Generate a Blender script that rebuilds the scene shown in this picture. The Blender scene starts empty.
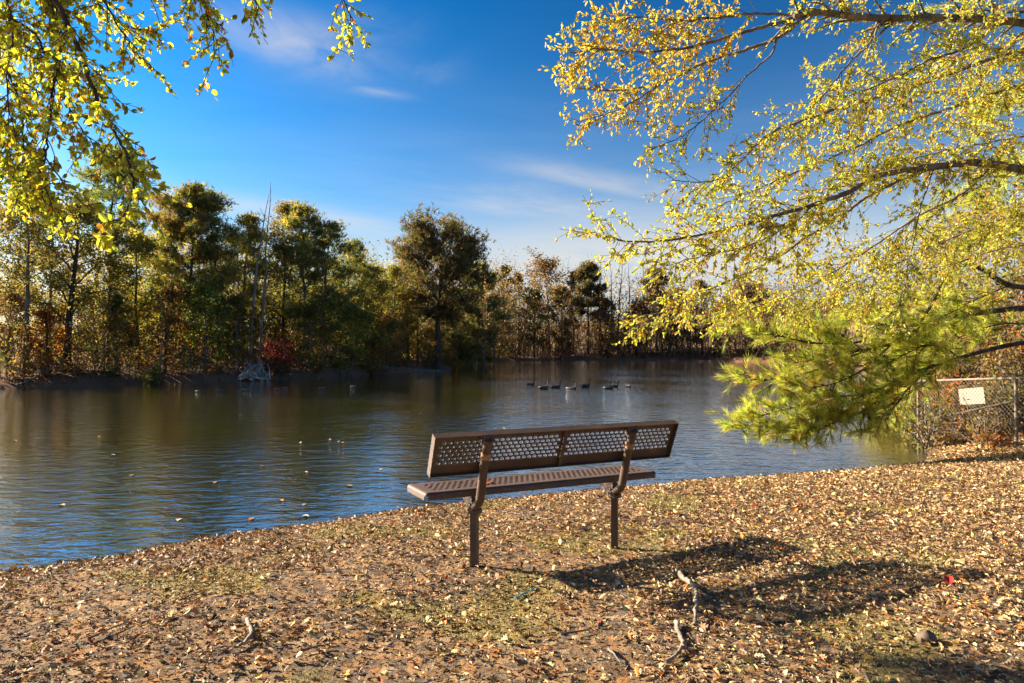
import bpy, math, random
import numpy as np
from mathutils import Vector

R0 = np.random.default_rng(7)
random.seed(7)
scene = bpy.context.scene
COL = scene.collection

# ------------------------------------------------------------------ camera numbers
FPX = 683.0
CAMZ = 1.41
HOR = 347.0
ZW = -0.38                       # water level

def at(px, py, d):
    """world point seen at pixel (px,py) at depth d metres"""
    return np.array([(px - 512.0) / FPX * d, d, CAMZ - (py - HOR) / FPX * d])

SUN_EL = math.radians(24.3)
SUN_DIR = np.array([-0.94 * math.cos(SUN_EL), 0.342 * math.cos(SUN_EL), math.sin(SUN_EL)])

# ------------------------------------------------------------------ mesh builder
class MB:
    def __init__(s):
        s.v = []; s.f = []; s.c = []; s.n = 0
    def add(s, verts, faces, col=None):
        verts = np.asarray(verts, float).reshape(-1, 3)
        faces = np.asarray(faces, int)
        if len(faces) == 0: return
        s.v.append(verts); s.f.append(faces + s.n); s.n += len(verts)
        if col is None: col = np.ones((len(faces), 3))
        col = np.asarray(col, float)
        if col.ndim == 1: col = np.tile(col, (len(faces), 1))
        s.c.append(col)
    def mesh(s, name, mat, smooth=True):
        me = bpy.data.meshes.new(name)
        V = np.concatenate(s.v)
        nl = sum(f.size for f in s.f); npoly = sum(len(f) for f in s.f)
        me.vertices.add(len(V)); me.vertices.foreach_set('co', V.ravel())
        me.loops.add(nl); me.polygons.add(npoly)
        me.loops.foreach_set('vertex_index', np.concatenate([f.ravel() for f in s.f]))
        tot = np.concatenate([np.full(len(f), f.shape[1]) for f in s.f])
        st = np.concatenate([[0], np.cumsum(tot)[:-1]])
        me.polygons.foreach_set('loop_start', st)
        a = me.attributes.new('tint', 'FLOAT_COLOR', 'FACE')
        C = np.concatenate(s.c)
        a.data.foreach_set('color', np.concatenate([C, np.ones((len(C), 1))], 1).ravel())
        me.polygons.foreach_set('use_smooth', np.full(npoly, smooth))
        me.update(calc_edges=True)
        me.validate()
        me.materials.append(mat)
        return me
    def build(s, name, mat, parent=None, smooth=True, loc=(0, 0, 0)):
        o = bpy.data.objects.new(name, s.mesh(name, mat, smooth))
        COL.objects.link(o); o.location = loc
        if parent is not None: o.parent = parent
        return o

def tag(o, label=None, cat=None, group=None, kind=None):
    if label: o['label'] = label
    if cat: o['category'] = cat
    if group: o['group'] = group
    if kind: o['kind'] = kind
    return o

def empty(name, loc, rz=0.0):
    o = bpy.data.objects.new(name, None); COL.objects.link(o)
    o.location = tuple(loc); o.rotation_euler = (0, 0, rz); o.empty_display_size = 0.2
    return o

def tube(mb, P, r, k=6, col=None, cap=True):
    P = np.asarray(P, float); n = len(P)
    r = np.full(n, r) if np.isscalar(r) else np.asarray(r, float)
    T = np.gradient(P, axis=0); T /= np.linalg.norm(T, axis=1)[:, None] + 1e-9
    up = np.array([0, 0, 1.0]) if abs(T[0][2]) < 0.9 else np.array([1.0, 0, 0])
    N = np.cross(T[0], up); N /= np.linalg.norm(N)
    ang = np.linspace(0, 2 * math.pi, k, endpoint=False)
    ca, sa = np.cos(ang)[:, None], np.sin(ang)[:, None]
    V = np.empty((n, k, 3))
    for i in range(n):
        N = N - T[i] * np.dot(N, T[i]); N /= np.linalg.norm(N) + 1e-9
        B = np.cross(T[i], N)
        V[i] = P[i] + r[i] * (ca * N + sa * B)
    i0 = np.arange(n - 1)[:, None] * k; j = np.arange(k)[None]; j2 = (j + 1) % k
    F = np.stack([i0 + j, i0 + j2, i0 + k + j2, i0 + k + j], -1).reshape(-1, 4)
    mb.add(V.reshape(-1, 3), F, col)
    if cap:
        for ring, rev in ((0, True), (n - 1, False)):
            base = mb.n
            c = V[ring].mean(0)
            vv = np.vstack([V[ring], c])
            ff = [[a, (a + 1) % k, k] for a in range(k)]
            if rev: ff = [x[::-1] for x in ff]
            mb.add(vv, ff, col)

def box(mb, c, s, M=None, col=None):
    c = np.asarray(c, float); s = np.asarray(s, float) / 2
    q = np.array([[x, y, z] for x in (-1, 1) for y in (-1, 1) for z in (-1, 1)], float) * s
    if M is not None: q = q @ np.asarray(M).T
    mb.add(q + c, [[0, 1, 3, 2], [4, 6, 7, 5], [0, 4, 5, 1], [2, 3, 7, 6], [0, 2, 6, 4], [1, 5, 7, 3]], col)

def catmull(P, per=6):
    P = np.asarray(P, float)
    Q = np.vstack([2 * P[0] - P[1], P, 2 * P[-1] - P[-2]])
    out = []
    t = np.linspace(0, 1, per, endpoint=False)[:, None]
    for i in range(1, len(Q) - 2):
        a, b, c, d = Q[i - 1], Q[i], Q[i + 1], Q[i + 2]
        out.append(0.5 * ((2 * b) + (-a + c) * t + (2 * a - 5 * b + 4 * c - d) * t ** 2 + (-a + 3 * b - 3 * c + d) * t ** 3))
    out.append(P[-1][None])
    return np.vstack(out)

def unit(v): return v / (np.linalg.norm(v, axis=-1, keepdims=True) + 1e-9)

def rand_unit(rng, n):
    return unit(rng.normal(size=(n, 3)))

def pick(rng, pal, n, jit=0.22):
    cols = np.array([p[:3] for p in pal]); w = np.array([p[3] for p in pal], float); w /= w.sum()
    c = cols[rng.choice(len(pal), n, p=w)]
    return np.clip(c * (1 + rng.normal(0, jit, (n, 1))) * (1 + rng.normal(0, 0.07, (n, 3))), 0.004, 0.85)

def add_leaves(mb, rng, C, D, L, W, col, curl=0.25, N=None):
    """folded leaves: C centre of base, D direction, L length, W width arrays"""
    n = len(C)
    if n == 0: return
    D = unit(D)
    if N is None: N = rand_unit(rng, n)
    S = unit(np.cross(D, N)); N = np.cross(S, D)
    L = np.broadcast_to(L, (n,))[:, None]; W = np.broadcast_to(W, (n,))[:, None]
    cu = curl * W
    V = np.stack([C, C + D * L * .3 - S * W * .5 + N * cu, C + D * L * .7 - S * W * .42 + N * cu,
                  C + D * L - N * cu * .6, C + D * L * .7 + S * W * .42 + N * cu, C + D * L * .3 + S * W * .5 + N * cu], 1)
    b = np.arange(n)[:, None] * 6
    F = np.concatenate([b + np.array([[0, 1, 2, 3]]), b + np.array([[0, 3, 4, 5]])], 1).reshape(-1, 4)
    mb.add(V.reshape(-1, 3), F, np.repeat(col, 2, 0))

def add_lobed(mb, rng, C, D, L, W, col, N):
    # lobed, curled leaves: three points across, eight rows along
    n = len(C)
    D = unit(D); S = unit(np.cross(D, N)); N = np.cross(S, D)
    tt = np.array([0, .14, .28, .42, .56, .7, .85, 1.0]); hw = np.array([.04, .26, .13, .44, .2, .4, .2, .02])
    cu = rng.uniform(-.5, 1.1, (n, 1)); bend = rng.uniform(-.5, .7, (n, 1))
    rows = []
    for t_, h_ in zip(tt, hw):
        hl = h_ * rng.uniform(.75, 1.25, (n, 1)); hr = h_ * rng.uniform(.75, 1.25, (n, 1))
        mid = C + D * L[:, None] * t_ + N * L[:, None] * bend * (t_ * t_ - t_) 
        rows += [mid - S * W[:, None] * hl + N * W[:, None] * cu * hl * 1.4, mid, mid + S * W[:, None] * hr + N * W[:, None] * cu * hr * 1.4]
    V = np.stack(rows, 1)
    f = []
    for r in range(7):
        for c_ in range(2): f.append([r * 3 + c_, r * 3 + c_ + 1, r * 3 + c_ + 4, r * 3 + c_ + 3])
    F = (np.arange(n)[:, None, None] * 24 + np.array(f)[None]).reshape(-1, 4)
    mb.add(V.reshape(-1, 3), F, np.repeat(col, 14, 0))

def add_quads(mb, rng, C, size, col, flat=0.0, asp=0.6):
    n = len(C)
    if n == 0: return
    D = rand_unit(rng, n); D[:, 2] *= (1 - flat); D = unit(D)
    S = unit(np.cross(D, rand_unit(rng, n) + np.array([0, 0, flat * 2])))
    sz = size * rng.uniform(.6, 1.35, (n, 1))
    V = np.stack([C - D * sz * .5, C - S * sz * .5 * asp + D * sz * .05, C + D * sz * .5, C + S * sz * .5 * asp + D * sz * .05], 1)
    F = np.arange(n)[:, None] * 4 + np.array([[0, 1, 2, 3]])
    mb.add(V.reshape(-1, 3), F, col)

def add_needles(mb, rng, C, D, n_each, length, width, col, spread=0.9):
    n = len(C)
    if n == 0: return
    C = np.repeat(C, n_each, 0); D = np.repeat(unit(D), n_each, 0); col = np.repeat(col, n_each, 0)
    m = len(C)
    col = np.clip(col * rng.uniform(.7, 1.3, (m, 1)), 0, .8)
    C = C + D * rng.uniform(-.5, .15, (m, 1)) * length
    d = unit(D + rand_unit(rng, m) * spread)
    S = unit(np.cross(d, rand_unit(rng, m)))
    Ln = length * rng.uniform(.65, 1.15, (m, 1))
    V = np.stack([C - S * width * .5, C + S * width * .5, C + d * Ln], 1)
    F = np.arange(m)[:, None] * 3 + np.array([[0, 1, 2]])
    mb.add(V.reshape(-1, 3), F, col)

# ------------------------------------------------------------------ node materials
def newmat(name):
    m = bpy.data.materials.new(name); m.use_nodes = True
    nt = m.node_tree; nt.nodes.clear()
    out = nt.nodes.new('ShaderNodeOutputMaterial')
    return m, nt, out

class NT:
    def __init__(s, nt): s.nt = nt
    def n(s, t, **kw):
        nd = s.nt.nodes.new(t)
        ins = kw.pop('ins', {})
        for k, v in kw.items(): setattr(nd, k, v)
        for k, v in ins.items():
            if isinstance(v, bpy.types.NodeSocket): s.nt.links.new(v, nd.inputs[k])
            else: nd.inputs[k].default_value = v
        return nd
    def math(s, op, a, b=0.0, clamp=False):
        nd = s.n('ShaderNodeMath', operation=op, use_clamp=clamp)
        for i, x in enumerate((a, b)):
            if isinstance(x, bpy.types.NodeSocket): s.nt.links.new(x, nd.inputs[i])
            else: nd.inputs[i].default_value = x
        return nd.outputs[0]
    def mixc(s, f, a, b, blend='MIX'):
        nd = s.n('ShaderNodeMix', data_type='RGBA', blend_type=blend)
        for i, x in ((0, f), (6, a), (7, b)):
            if isinstance(x, bpy.types.NodeSocket): s.nt.links.new(x, nd.inputs[i])
            elif i == 0: nd.inputs[0].default_value = x
            else: nd.inputs[i].default_value = (*x[:3], 1)
        return nd.outputs[2]
    def ramp(s, f, stops):
        nd = s.n('ShaderNodeValToRGB'); cr = nd.color_ramp
        while len(cr.elements) < len(stops): cr.elements.new(0.5)
        for e, (p, c) in zip(cr.elements, stops):
            e.position = p; e.color = (*c, 1) if not np.isscalar(c) else (c, c, c, 1)
        s.nt.links.new(f, nd.inputs[0]); return nd.outputs[0]
    def noise(s, vec, scale, detail=4, rough=.55, dist=0.0):
        return s.n('ShaderNodeTexNoise', ins={'Vector': vec, 'Scale': scale, 'Detail': detail, 'Roughness': rough, 'Distortion': dist})
    def link(s, a, b): s.nt.links.new(a, b)

def foliage_mat(name, trans=0.45, gloss=0.06, rough=.45):
    m, nt, out = newmat(name); t = NT(nt)
    a = t.n('ShaderNodeAttribute', attribute_name='tint').outputs['Color']
    geo = t.n('ShaderNodeNewGeometry')
    nz = t.noise(geo.outputs['Position'], 1.6, 2)
    a2 = t.mixc(0.5, a, t.ramp(nz.outputs[0], [(.3, .85), (.7, 1.0)]), 'MULTIPLY')
    d = t.n('ShaderNodeBsdfDiffuse', ins={'Color': a2})
    tr = t.n('ShaderNodeBsdfTranslucent', ins={'Color': t.mixc(.35, a2, (.9, .8, .1), 'OVERLAY')})
    mx = t.n('ShaderNodeMixShader', ins={0: trans, 1: d.outputs[0], 2: tr.outputs[0]})
    g = t.n('ShaderNodeBsdfGlossy', ins={'Color': (1, 1, 1, 1), 'Roughness': rough})
    mx2 = t.n('ShaderNodeMixShader', ins={0: gloss, 1: mx.outputs[0], 2: g.outputs[0]})
    t.link(mx2.outputs[0], out.inputs[0]); return m

def bark_mat(name, dark, light, scale=9.0):
    m, nt, out = newmat(name); t = NT(nt)
    tc = t.n('ShaderNodeTexCoord').outputs['Object']
    mp = t.n('ShaderNodeMapping', ins={'Vector': tc, 'Scale': (1, 1, .25)}).outputs[0]
    nz = t.noise(mp, scale, 6, .65)
    nz2 = t.noise(tc, 1.3, 3)
    c = t.ramp(nz.outputs[0], [(.35, dark), (.65, light)])
    c = t.mixc(.6, c, t.ramp(nz2.outputs[0], [(.3, .5), (.7, 1.0)]), 'MULTIPLY')
    b = t.n('ShaderNodeBump', ins={'Height': nz.outputs[0], 'Strength': .8, 'Distance': .03})
    p = t.n('ShaderNodeBsdfPrincipled', ins={'Base Color': c, 'Roughness': .9, 'Normal': b.outputs[0], 'Specular IOR Level': .2})
    t.link(p.outputs[0], out.inputs[0]); return m

def tint_mat(name, rough=.6, metallic=0.0, spec=.4, var=.35, scale=14, bump=.2, trans=0.0):
    m, nt, out = newmat(name); t = NT(nt)
    a = t.n('ShaderNodeAttribute', attribute_name='tint').outputs['Color']
    tc = t.n('ShaderNodeTexCoord').outputs['Object']
    nz = t.noise(tc, scale, 5, .6)
    c = t.mixc(var, a, t.ramp(nz.outputs[0], [(.3, .35), (.7, 1.0)]), 'MULTIPLY')
    b = t.n('ShaderNodeBump', ins={'Height': nz.outputs[0], 'Strength': bump, 'Distance': .01})
    p = t.n('ShaderNodeBsdfPrincipled', ins={'Base Color': c, 'Roughness': rough, 'Metallic': metallic, 'Specular IOR Level': spec, 'Normal': b.outputs[0]})
    t.link(p.outputs[0], out.inputs[0]); return m

M_LEAF_FAR = foliage_mat('foliage', .6, .01, .6)
M_LEAF = foliage_mat('leaf', .6, .03, .4)
M_NEEDLE = foliage_mat('pine_needles', .6, .03, .5)
M_BARK = bark_mat('bark', (.035, .026, .02), (.12, .09, .065))
M_BARK_PALE = bark_mat('bark_pale', (.15, .12, .09), (.37, .31, .24))
M_BARK_GREY = bark_mat('bark_grey', (.09, .075, .06), (.27, .225, .18))
M_BARK_TAN = bark_mat('bark_tan', (.13, .105, .08), (.34, .28, .215))
M_BARK_WHITE = bark_mat('driftwood', (.34, .3, .25), (.6, .55, .48))
M_LITTER = tint_mat('dry_leaves', .65, spec=.3, var=.3, scale=60, bump=.1)
M_TINT = tint_mat('matte', .7, var=.3, scale=25)
M_FEATHER = tint_mat('feathers', .6, var=.25, scale=30)

# ------------------------------------------------------------------ terrain
near_shore = [(-4.75, 4.95), (-3.99, 5.32), (-3.41, 5.66), (-2.82, 6.17), (-2.07, 6.68), (-1.19, 7.23), (-.36, 7.69), (.57, 8.10),
              (1.59, 8.49), (2.72, 8.92), (3.93, 9.33), (5.3, 9.86), (6.1, 10.3), (6.9, 11.3), (7.4, 12.4)]
right_bank = [(8.6, 14.2), (11.5, 18), (16, 26), (22, 38), (30, 55), (35, 66), (31, 78)]
far_shore = [(24, 86), (15, 89), (6.6, 91), (-1.5, 86), (-4.5, 74), (-6.2, 62), (-5.2, 56), (-6.1, 51)]
left_bank = [(-9.1, 43.7), (-11.8, 38.3), (-15.5, 34.2), (-18.9, 31.3), (-21.8, 29.1), (-26, 27), (-38, 24), (-46, 14), (-38, 3), (-22, -3), (-11, 1.0), (-6.6, 3.8)]
POND = np.array(near_shore + right_bank + far_shore + left_bank)

def wob(x, y):
    return (.35 * np.sin(x * .9 + y * .5) + .25 * np.sin(x * 2.1 - y * 1.3 + 1) + .18 * np.sin(y * 3.1 + x * .7)) * .5

def pond_dist(x, y):
    x = np.asarray(x, float); y = np.asarray(y, float)
    sc = np.clip((np.hypot(x, y) - 9) / 20, .12, 1.6)
    qx = x + wob(x, y) * sc; qy = y + wob(y + 3, x) * sc
    best = np.full(x.shape, 1e9); inside = np.zeros(x.shape, bool)
    n = len(POND)
    for i in range(n):
        ax, ay = POND[i]; bx, by = POND[(i + 1) % n]
        dx, dy = bx - ax, by - ay
        tt = np.clip(((qx - ax) * dx + (qy - ay) * dy) / (dx * dx + dy * dy), 0, 1)
        best = np.minimum(best, np.hypot(qx - ax - tt * dx, qy - ay - tt * dy))
        cond = (ay > qy) != (by > qy)
        xi = ax + (qy - ay) / (dy if dy else 1e-9) * dx
        inside ^= cond & (qx < xi)
    return np.where(inside, -best, best)

def sst(a, b, x):
    t = np.clip((x - a) / (b - a), 0, 1); return t * t * (3 - 2 * t)

def ground_z(x, y, d=None):
    x = np.asarray(x, float); y = np.asarray(y, float)
    if d is None: d = pond_dist(x, y)
    dp = np.maximum(d, 0); dn = np.minimum(d, 0)
    rough = (.5 * np.sin(3.1 * x + 1.7 * y) + .5 * np.sin(2.3 * y - 2.9 * x + 2) + .6 * np.sin(6.1 * x + 1.3 * y) * np.sin(5.3 * y + .4)
             + .4 * np.sin(11 * x + 3 * y) * np.sin(9 * y - 4 * x))
    zn = ZW + .40 * (1 - np.exp(-dp / .95)) + .011 * rough * np.clip(dp / .4, 0, 1) * (np.hypot(x, y - 5) < 40)
    w_r = sst(-.1, .35, x / np.maximum(np.hypot(x, y), 1e-3))
    roughf = (np.sin(.9 * x + .4 * y) + np.sin(.7 * y - .8 * x + 1) + .7 * np.sin(2.1 * x) * np.sin(1.9 * y))
    zf = ZW + .42 * (1 - np.exp(-dp / .35)) + 1.1 * sst(0, 11, dp) + (4.0 + 6.5 * w_r) * sst(14, 95, dp) + .08 * roughf * np.clip(dp / 1.5, 0, 1)
    wn = 1 - sst(11.0, 17.0, y + np.maximum(0, -x - 12) * .8)
    z = zn * wn + zf * (1 - wn)
    zin = ZW - 1.3 * (1 - np.exp(dn / 2.0))
    return np.where(d > 0, z, zin)

def gz(x, y): return float(ground_z(np.array([x]), np.array([y]))[0])

def axis(lo, hi, f0, f1, step, grow):
    a = list(np.arange(f0, f1, step))
    s = step; v = a[-1]
    while v < hi:
        s = min(s * grow, 160) if v < 130 else s * 1.25
        if v < 110: s = min(s, .9)
        v += s; a.append(v)
    s = step; v = a[0]; lo_l = []
    while v > lo:
        s *= 1.12
        if v > -50: s = min(s, .9)
        v -= s; lo_l.append(v)
    return np.array(lo_l[::-1] + a)
GX = axis(-1500, 1500, -7, 11, .11, 1.06)
GY = axis(-400, 2200, .5, 14, .11, 1.06)
XX, YY = np.meshgrid(GX, GY, indexing='ij')
DD = pond_dist(XX.ravel(), YY.ravel())
ZZ = ground_z(XX.ravel(), YY.ravel(), DD)
g = MB()
ny = len(GY); ii = (np.arange(len(GX) - 1)[:, None] * ny + np.arange(ny - 1)[None]).ravel()
g.add(np.stack([XX.ravel(), YY.ravel(), ZZ], 1), np.stack([ii, ii + ny, ii + ny + 1, ii + 1], 1))

GROUND_XY = (XX.ravel(), YY.ravel())
m, nt, out = newmat('leafy_soil'); t = NT(nt)
tc = t.n('ShaderNodeTexCoord').outputs['Object']
n1 = t.noise(tc, 1.1, 5, .6); n2 = t.noise(tc, 26, 6, .7); n3 = t.noise(tc, .35, 3)
vor = t.n('ShaderNodeTexVoronoi', ins={'Vector': tc, 'Scale': 17.0, 'Randomness': 1.0})
soil = t.ramp(n2.outputs[0], [(.3, (.06, .04, .026)), (.5, (.15, .105, .07)), (.7, (.28, .21, .14))])
vsep = t.n('ShaderNodeSeparateColor', ins={0: vor.outputs['Color']})
leafc = t.ramp(vsep.outputs[0], [(0, (.11, .065, .035)), (.3, (.24, .14, .07)), (.6, (.33, .2, .1)), (.85, (.34, .16, .05)), (1, (.42, .3, .17))])
c = t.mixc(t.ramp(vsep.outputs[1], [(.35, 0.0), (.5, .85)]), soil, leafc)
moss = t.ramp(n2.outputs[0], [(.3, (.13, .115, .025)), (.7, (.38, .31, .08))])
yy = t.n('ShaderNodeSeparateXYZ', ins={0: tc}).outputs[1]
mat_ = t.n('ShaderNodeAttribute', attribute_name='moss').outputs['Fac']
mraw = t.math('ADD', mat_, t.math('MULTIPLY', t.math('SUBTRACT', n2.outputs[0], .5), 1.2))
mfac = t.math('MULTIPLY', t.ramp(mraw, [(.35, 0.0), (.75, .5)]), t.math('LESS_THAN', yy, 13.0))
c = t.mixc(mfac, c, moss)
# bare reddish clay along the far banks
zz = t.n('ShaderNodeSeparateXYZ', ins={0: tc}).outputs[2]
clay = t.math('MULTIPLY', t.math('GREATER_THAN', yy, 16.0), t.ramp(t.math('ADD', zz, t.math('MULTIPLY', n2.outputs[0], .15)), [(.05, .8), (.3, 0.0)]))
c = t.mixc(clay, c, (.2, .1, .06))
bp = t.n('ShaderNodeBump', ins={'Height': n2.outputs[0], 'Strength': .9, 'Distance': .03})
wet = t.math('MULTIPLY', t.math('LESS_THAN', yy, 14.0), t.ramp(t.math('ADD', zz, t.math('MULTIPLY', n1.outputs[0], .06)), [(0.0, 1.0), (.001, 0.0)]))
zw_ = t.math('SUBTRACT', t.math('ADD', zz, 0.31), t.math('MULTIPLY', n1.outputs[0], .06))
wet = t.math('MULTIPLY', t.math('LESS_THAN', yy, 14.0), t.math('MULTIPLY', t.math('MULTIPLY', zw_, -18.0, True), .75))
c = t.mixc(wet, c, (.06, .043, .028))
p = t.n('ShaderNodeBsdfPrincipled', ins={'Base Color': c, 'Roughness': .95, 'Specular IOR Level': .1, 'Normal': bp.outputs[0]})
t.link(p.outputs[0], out.inputs[0])
go = tag(g.build('ground', m), kind='structure')
def moss_mask(x, y):
    x0_, y0_ = x, y; x, y = x * 1.55, y * 1.55
    v = np.sin(1.3 * x + .7 * y + 1) * np.sin(1.9 * y - .6 * x) + .6 * np.sin(3.3 * x + 2.1 * y) * np.sin(2.9 * y - 1.1 * x + 2) + .3 * np.sin(7 * x + 1) * np.sin(8 * y)
    return v - .55 * sst(.8, 2.5, x0_ - .2 * y0_) - .3 * sst(7, 9, y0_)
at_ = go.data.attributes.new('moss', 'FLOAT', 'POINT'); at_.data.foreach_set('value', moss_mask(*GROUND_XY))

# ------------------------------------------------------------------ water
m, nt, out = newmat('pond_water'); t = NT(nt)
tc = t.n('ShaderNodeTexCoord').outputs['Object']
mp = t.n('ShaderNodeMapping', ins={'Vector': tc, 'Scale': (.95, 1.6, 1), 'Rotation': (0, 0, .18)}).outputs[0]
w1 = t.noise(mp, 2.4, 2, .5, .5); w2 = t.noise(mp, 8.5, 3, .55, .4); w3 = t.noise(tc, .11, 3)
h = t.math('ADD', t.math('MULTIPLY', w1.outputs[0], 1.0), t.math('MULTIPLY', w2.outputs[0], .38))
amp = t.ramp(w3.outputs[0], [(.38, .45), (.6, 1.0)])
h = t.math('MULTIPLY', h, amp)
bp = t.n('ShaderNodeBump', ins={'Height': h, 'Strength': 1.0, 'Distance': .026})
fr = t.n('ShaderNodeFresnel', ins={'IOR': 1.34, 'Normal': bp.outputs[0]})
ff = t.math('POWER', fr.outputs[0], .34, True)
df = t.n('ShaderNodeBsdfDiffuse', ins={'Color': (.028, .028, .009, 1), 'Normal': bp.outputs[0]})
gl = t.n('ShaderNodeBsdfGlossy', ins={'Color': (1, 1, 1, 1), 'Roughness': .03, 'Normal': bp.outputs[0]})
mx = t.n('ShaderNodeMixShader', ins={0: ff, 1: df.outputs[0], 2: gl.outputs[0]})
t.link(mx.outputs[0], out.inputs[0])
w = MB(); w.add([[-60, -6, ZW], [60, -6, ZW], [60, 110, ZW], [-60, 110, ZW]], [[0, 1, 2, 3]])
tag(w.build('water', m), kind='structure')

# ------------------------------------------------------------------ leaf litter and moss
rng = np.random.default_rng(11)
def scatter(n, ylo=1.6, yhi=13.5, grow=1.0):
    y = ylo + (yhi - ylo) * rng.random(n) ** grow
    hw = y * .78 + 2.4
    x = rng.uniform(-1, 1, n) * hw
    d = pond_dist(x, y)
    return x, y, d
PAL_LIT = [(.49, .335, .155, 5), (.37, .23, .1, 4), (.55, .41, .215, 1.5), (.18, .11, .06, 2.4), (.63, .5, .32, .45), (.5, .19, .035, .7), (.58, .23, .03, .35), (.34, .07, .025, .25), (.5, .36, .09, .6)]
lit = MB()
x, y, d = scatter(560000, grow=.66)
mm = moss_mask(x, y)
dr = np.sin(1.7 * x + 2.3 * y) * np.sin(2.6 * x - 1.4 * y + 1) + .7 * np.sin(4.3 * x + 1) * np.sin(5.1 * y + 2 * x)
keep = (d > rng.uniform(.0, .32, len(x))) & (rng.random(len(x)) < np.where(x > .35 * y - .5, 1, 0.76 + .3 * np.clip(dr * 1.2, -1, 1))) & (rng.random(len(x)) < np.where(mm > .5, .65, np.where(x > 1.5 + .3 * y - 2, 1, .8)))
x, y, d = x[keep], y[keep], d[keep]; n = len(x)
ax = rng.uniform(0, 2 * math.pi, n)
big = rng.random(n) < .13
L = np.where(big, rng.uniform(.034, .066, n), rng.uniform(.011, .03, n))
Dv = np.stack([np.cos(ax), np.sin(ax), rng.normal(0, .42, n)], 1)
N = unit(np.stack([rng.normal(0, .6, n), rng.normal(0, .6, n), np.ones(n)], 1))
z = ground_z(x, y, d) + rng.uniform(.001, .016, n)
cl_ = pick(rng, PAL_LIT, n, .28); PP = np.stack([x, y, z], 1); sm = ~big
add_leaves(lit, rng, PP[sm], Dv[sm], L[sm], L[sm] * rng.uniform(.22, .5, sm.sum()), cl_[sm], curl=.45, N=N[sm])
bl = big & (y < 9.5)
add_lobed(lit, rng, PP[bl] + [0, 0, .006], Dv[bl], L[bl] * .8, L[bl] * .72 * rng.uniform(.6, .95, bl.sum()), cl_[bl], N[bl])
bf_ = big & ~bl
add_leaves(lit, rng, PP[bf_], Dv[bf_], L[bf_], L[bf_] * .45, cl_[bf_], curl=.5, N=N[bf_])
# leaves blown into a drift below the fence
tag(lit.build('leaf_litter', M_LITTER, smooth=False), label='dry brown and tan fallen leaves covering the near shore', cat='leaf litter', kind='stuff')

ms = MB()
x, y, d = scatter(300000, yhi=10, grow=.62)
mm = moss_mask(x, y) + rng.normal(0, .15, len(x))
keep = (d > .25) & (mm > .5)
x, y, d = x[keep], y[keep], d[keep]; n = len(x)
z = ground_z(x, y, d) - .003
hgt = rng.uniform(.006, .02, n)
a = rng.uniform(0, 2 * math.pi, n); S = np.stack([np.cos(a), np.sin(a), 0 * a], 1) * (.0022 + .0009 * y[:, None] * .5)
tip = np.stack([rng.normal(0, .6, n) * hgt, rng.normal(0, .6, n) * hgt, hgt], 1)
B = np.stack([x, y, z], 1)
V = np.stack([B - S, B + S, B + tip], 1)
ms.add(V.reshape(-1, 3), np.arange(n)[:, None] * 3 + np.array([[0, 1, 2]]),
       pick(rng, [(.36, .3, .06, 3), (.27, .24, .045, 3), (.45, .36, .12, 2), (.18, .18, .035, 1)], n))
tag(ms.build('moss', M_LITTER, smooth=False), label='yellow green moss and short grass in patches between leaves', cat='moss', kind='stuff')

# ------------------------------------------------------------------ bench
UU = np.array([.906, .43, 0]); BO = np.array([.243, 4.61, 0.0])
m, nt, out = newmat('brown_powder_coat'); t = NT(nt)
tc = t.n('ShaderNodeTexCoord').outputs['Object']
nz = t.noise(tc, 7, 6, .65); nz2 = t.noise(tc, 60, 3)
c = t.ramp(nz.outputs[0], [(.3, (.055, .03, .017)), (.6, (.09, .05, .029)), (.8, (.16, .1, .06))])
bp = t.n('ShaderNodeBump', ins={'Height': nz2.outputs[0], 'Strength': .25, 'Distance': .002})
nz3 = t.noise(t.n('ShaderNodeMapping', ins={'Vector': tc, 'Scale': (1, 3, 1)}).outputs[0], 26, 8, .75)
c = t.mixc(t.ramp(nz3.outputs[0], [(.6, 0.0), (.7, .75)]), c, (.27, .19, .13))
p = t.n('ShaderNodeBsdfPrincipled', ins={'Base Color': c, 'Roughness': t.ramp(nz3.outputs[0], [(.3, .42), (.7, .75)]), 'Specular IOR Level': .45, 'Normal': bp.outputs[0]})
t.link(p.outputs[0], out.inputs[0]); M_BENCH = m
m, nt, out = newmat('rusty_band'); t = NT(nt)
tc = t.n('ShaderNodeTexCoord').outputs['Object']
nz = t.noise(tc, 40, 5)
c = t.ramp(nz.outputs[0], [(.3, (.2, .085, .03)), (.7, (.42, .24, .1))])
p = t.n('ShaderNodeBsdfPrincipled', ins={'Base Color': c, 'Roughness': .75}); t.link(p.outputs[0], out.inputs[0]); M_RUST = m

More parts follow.
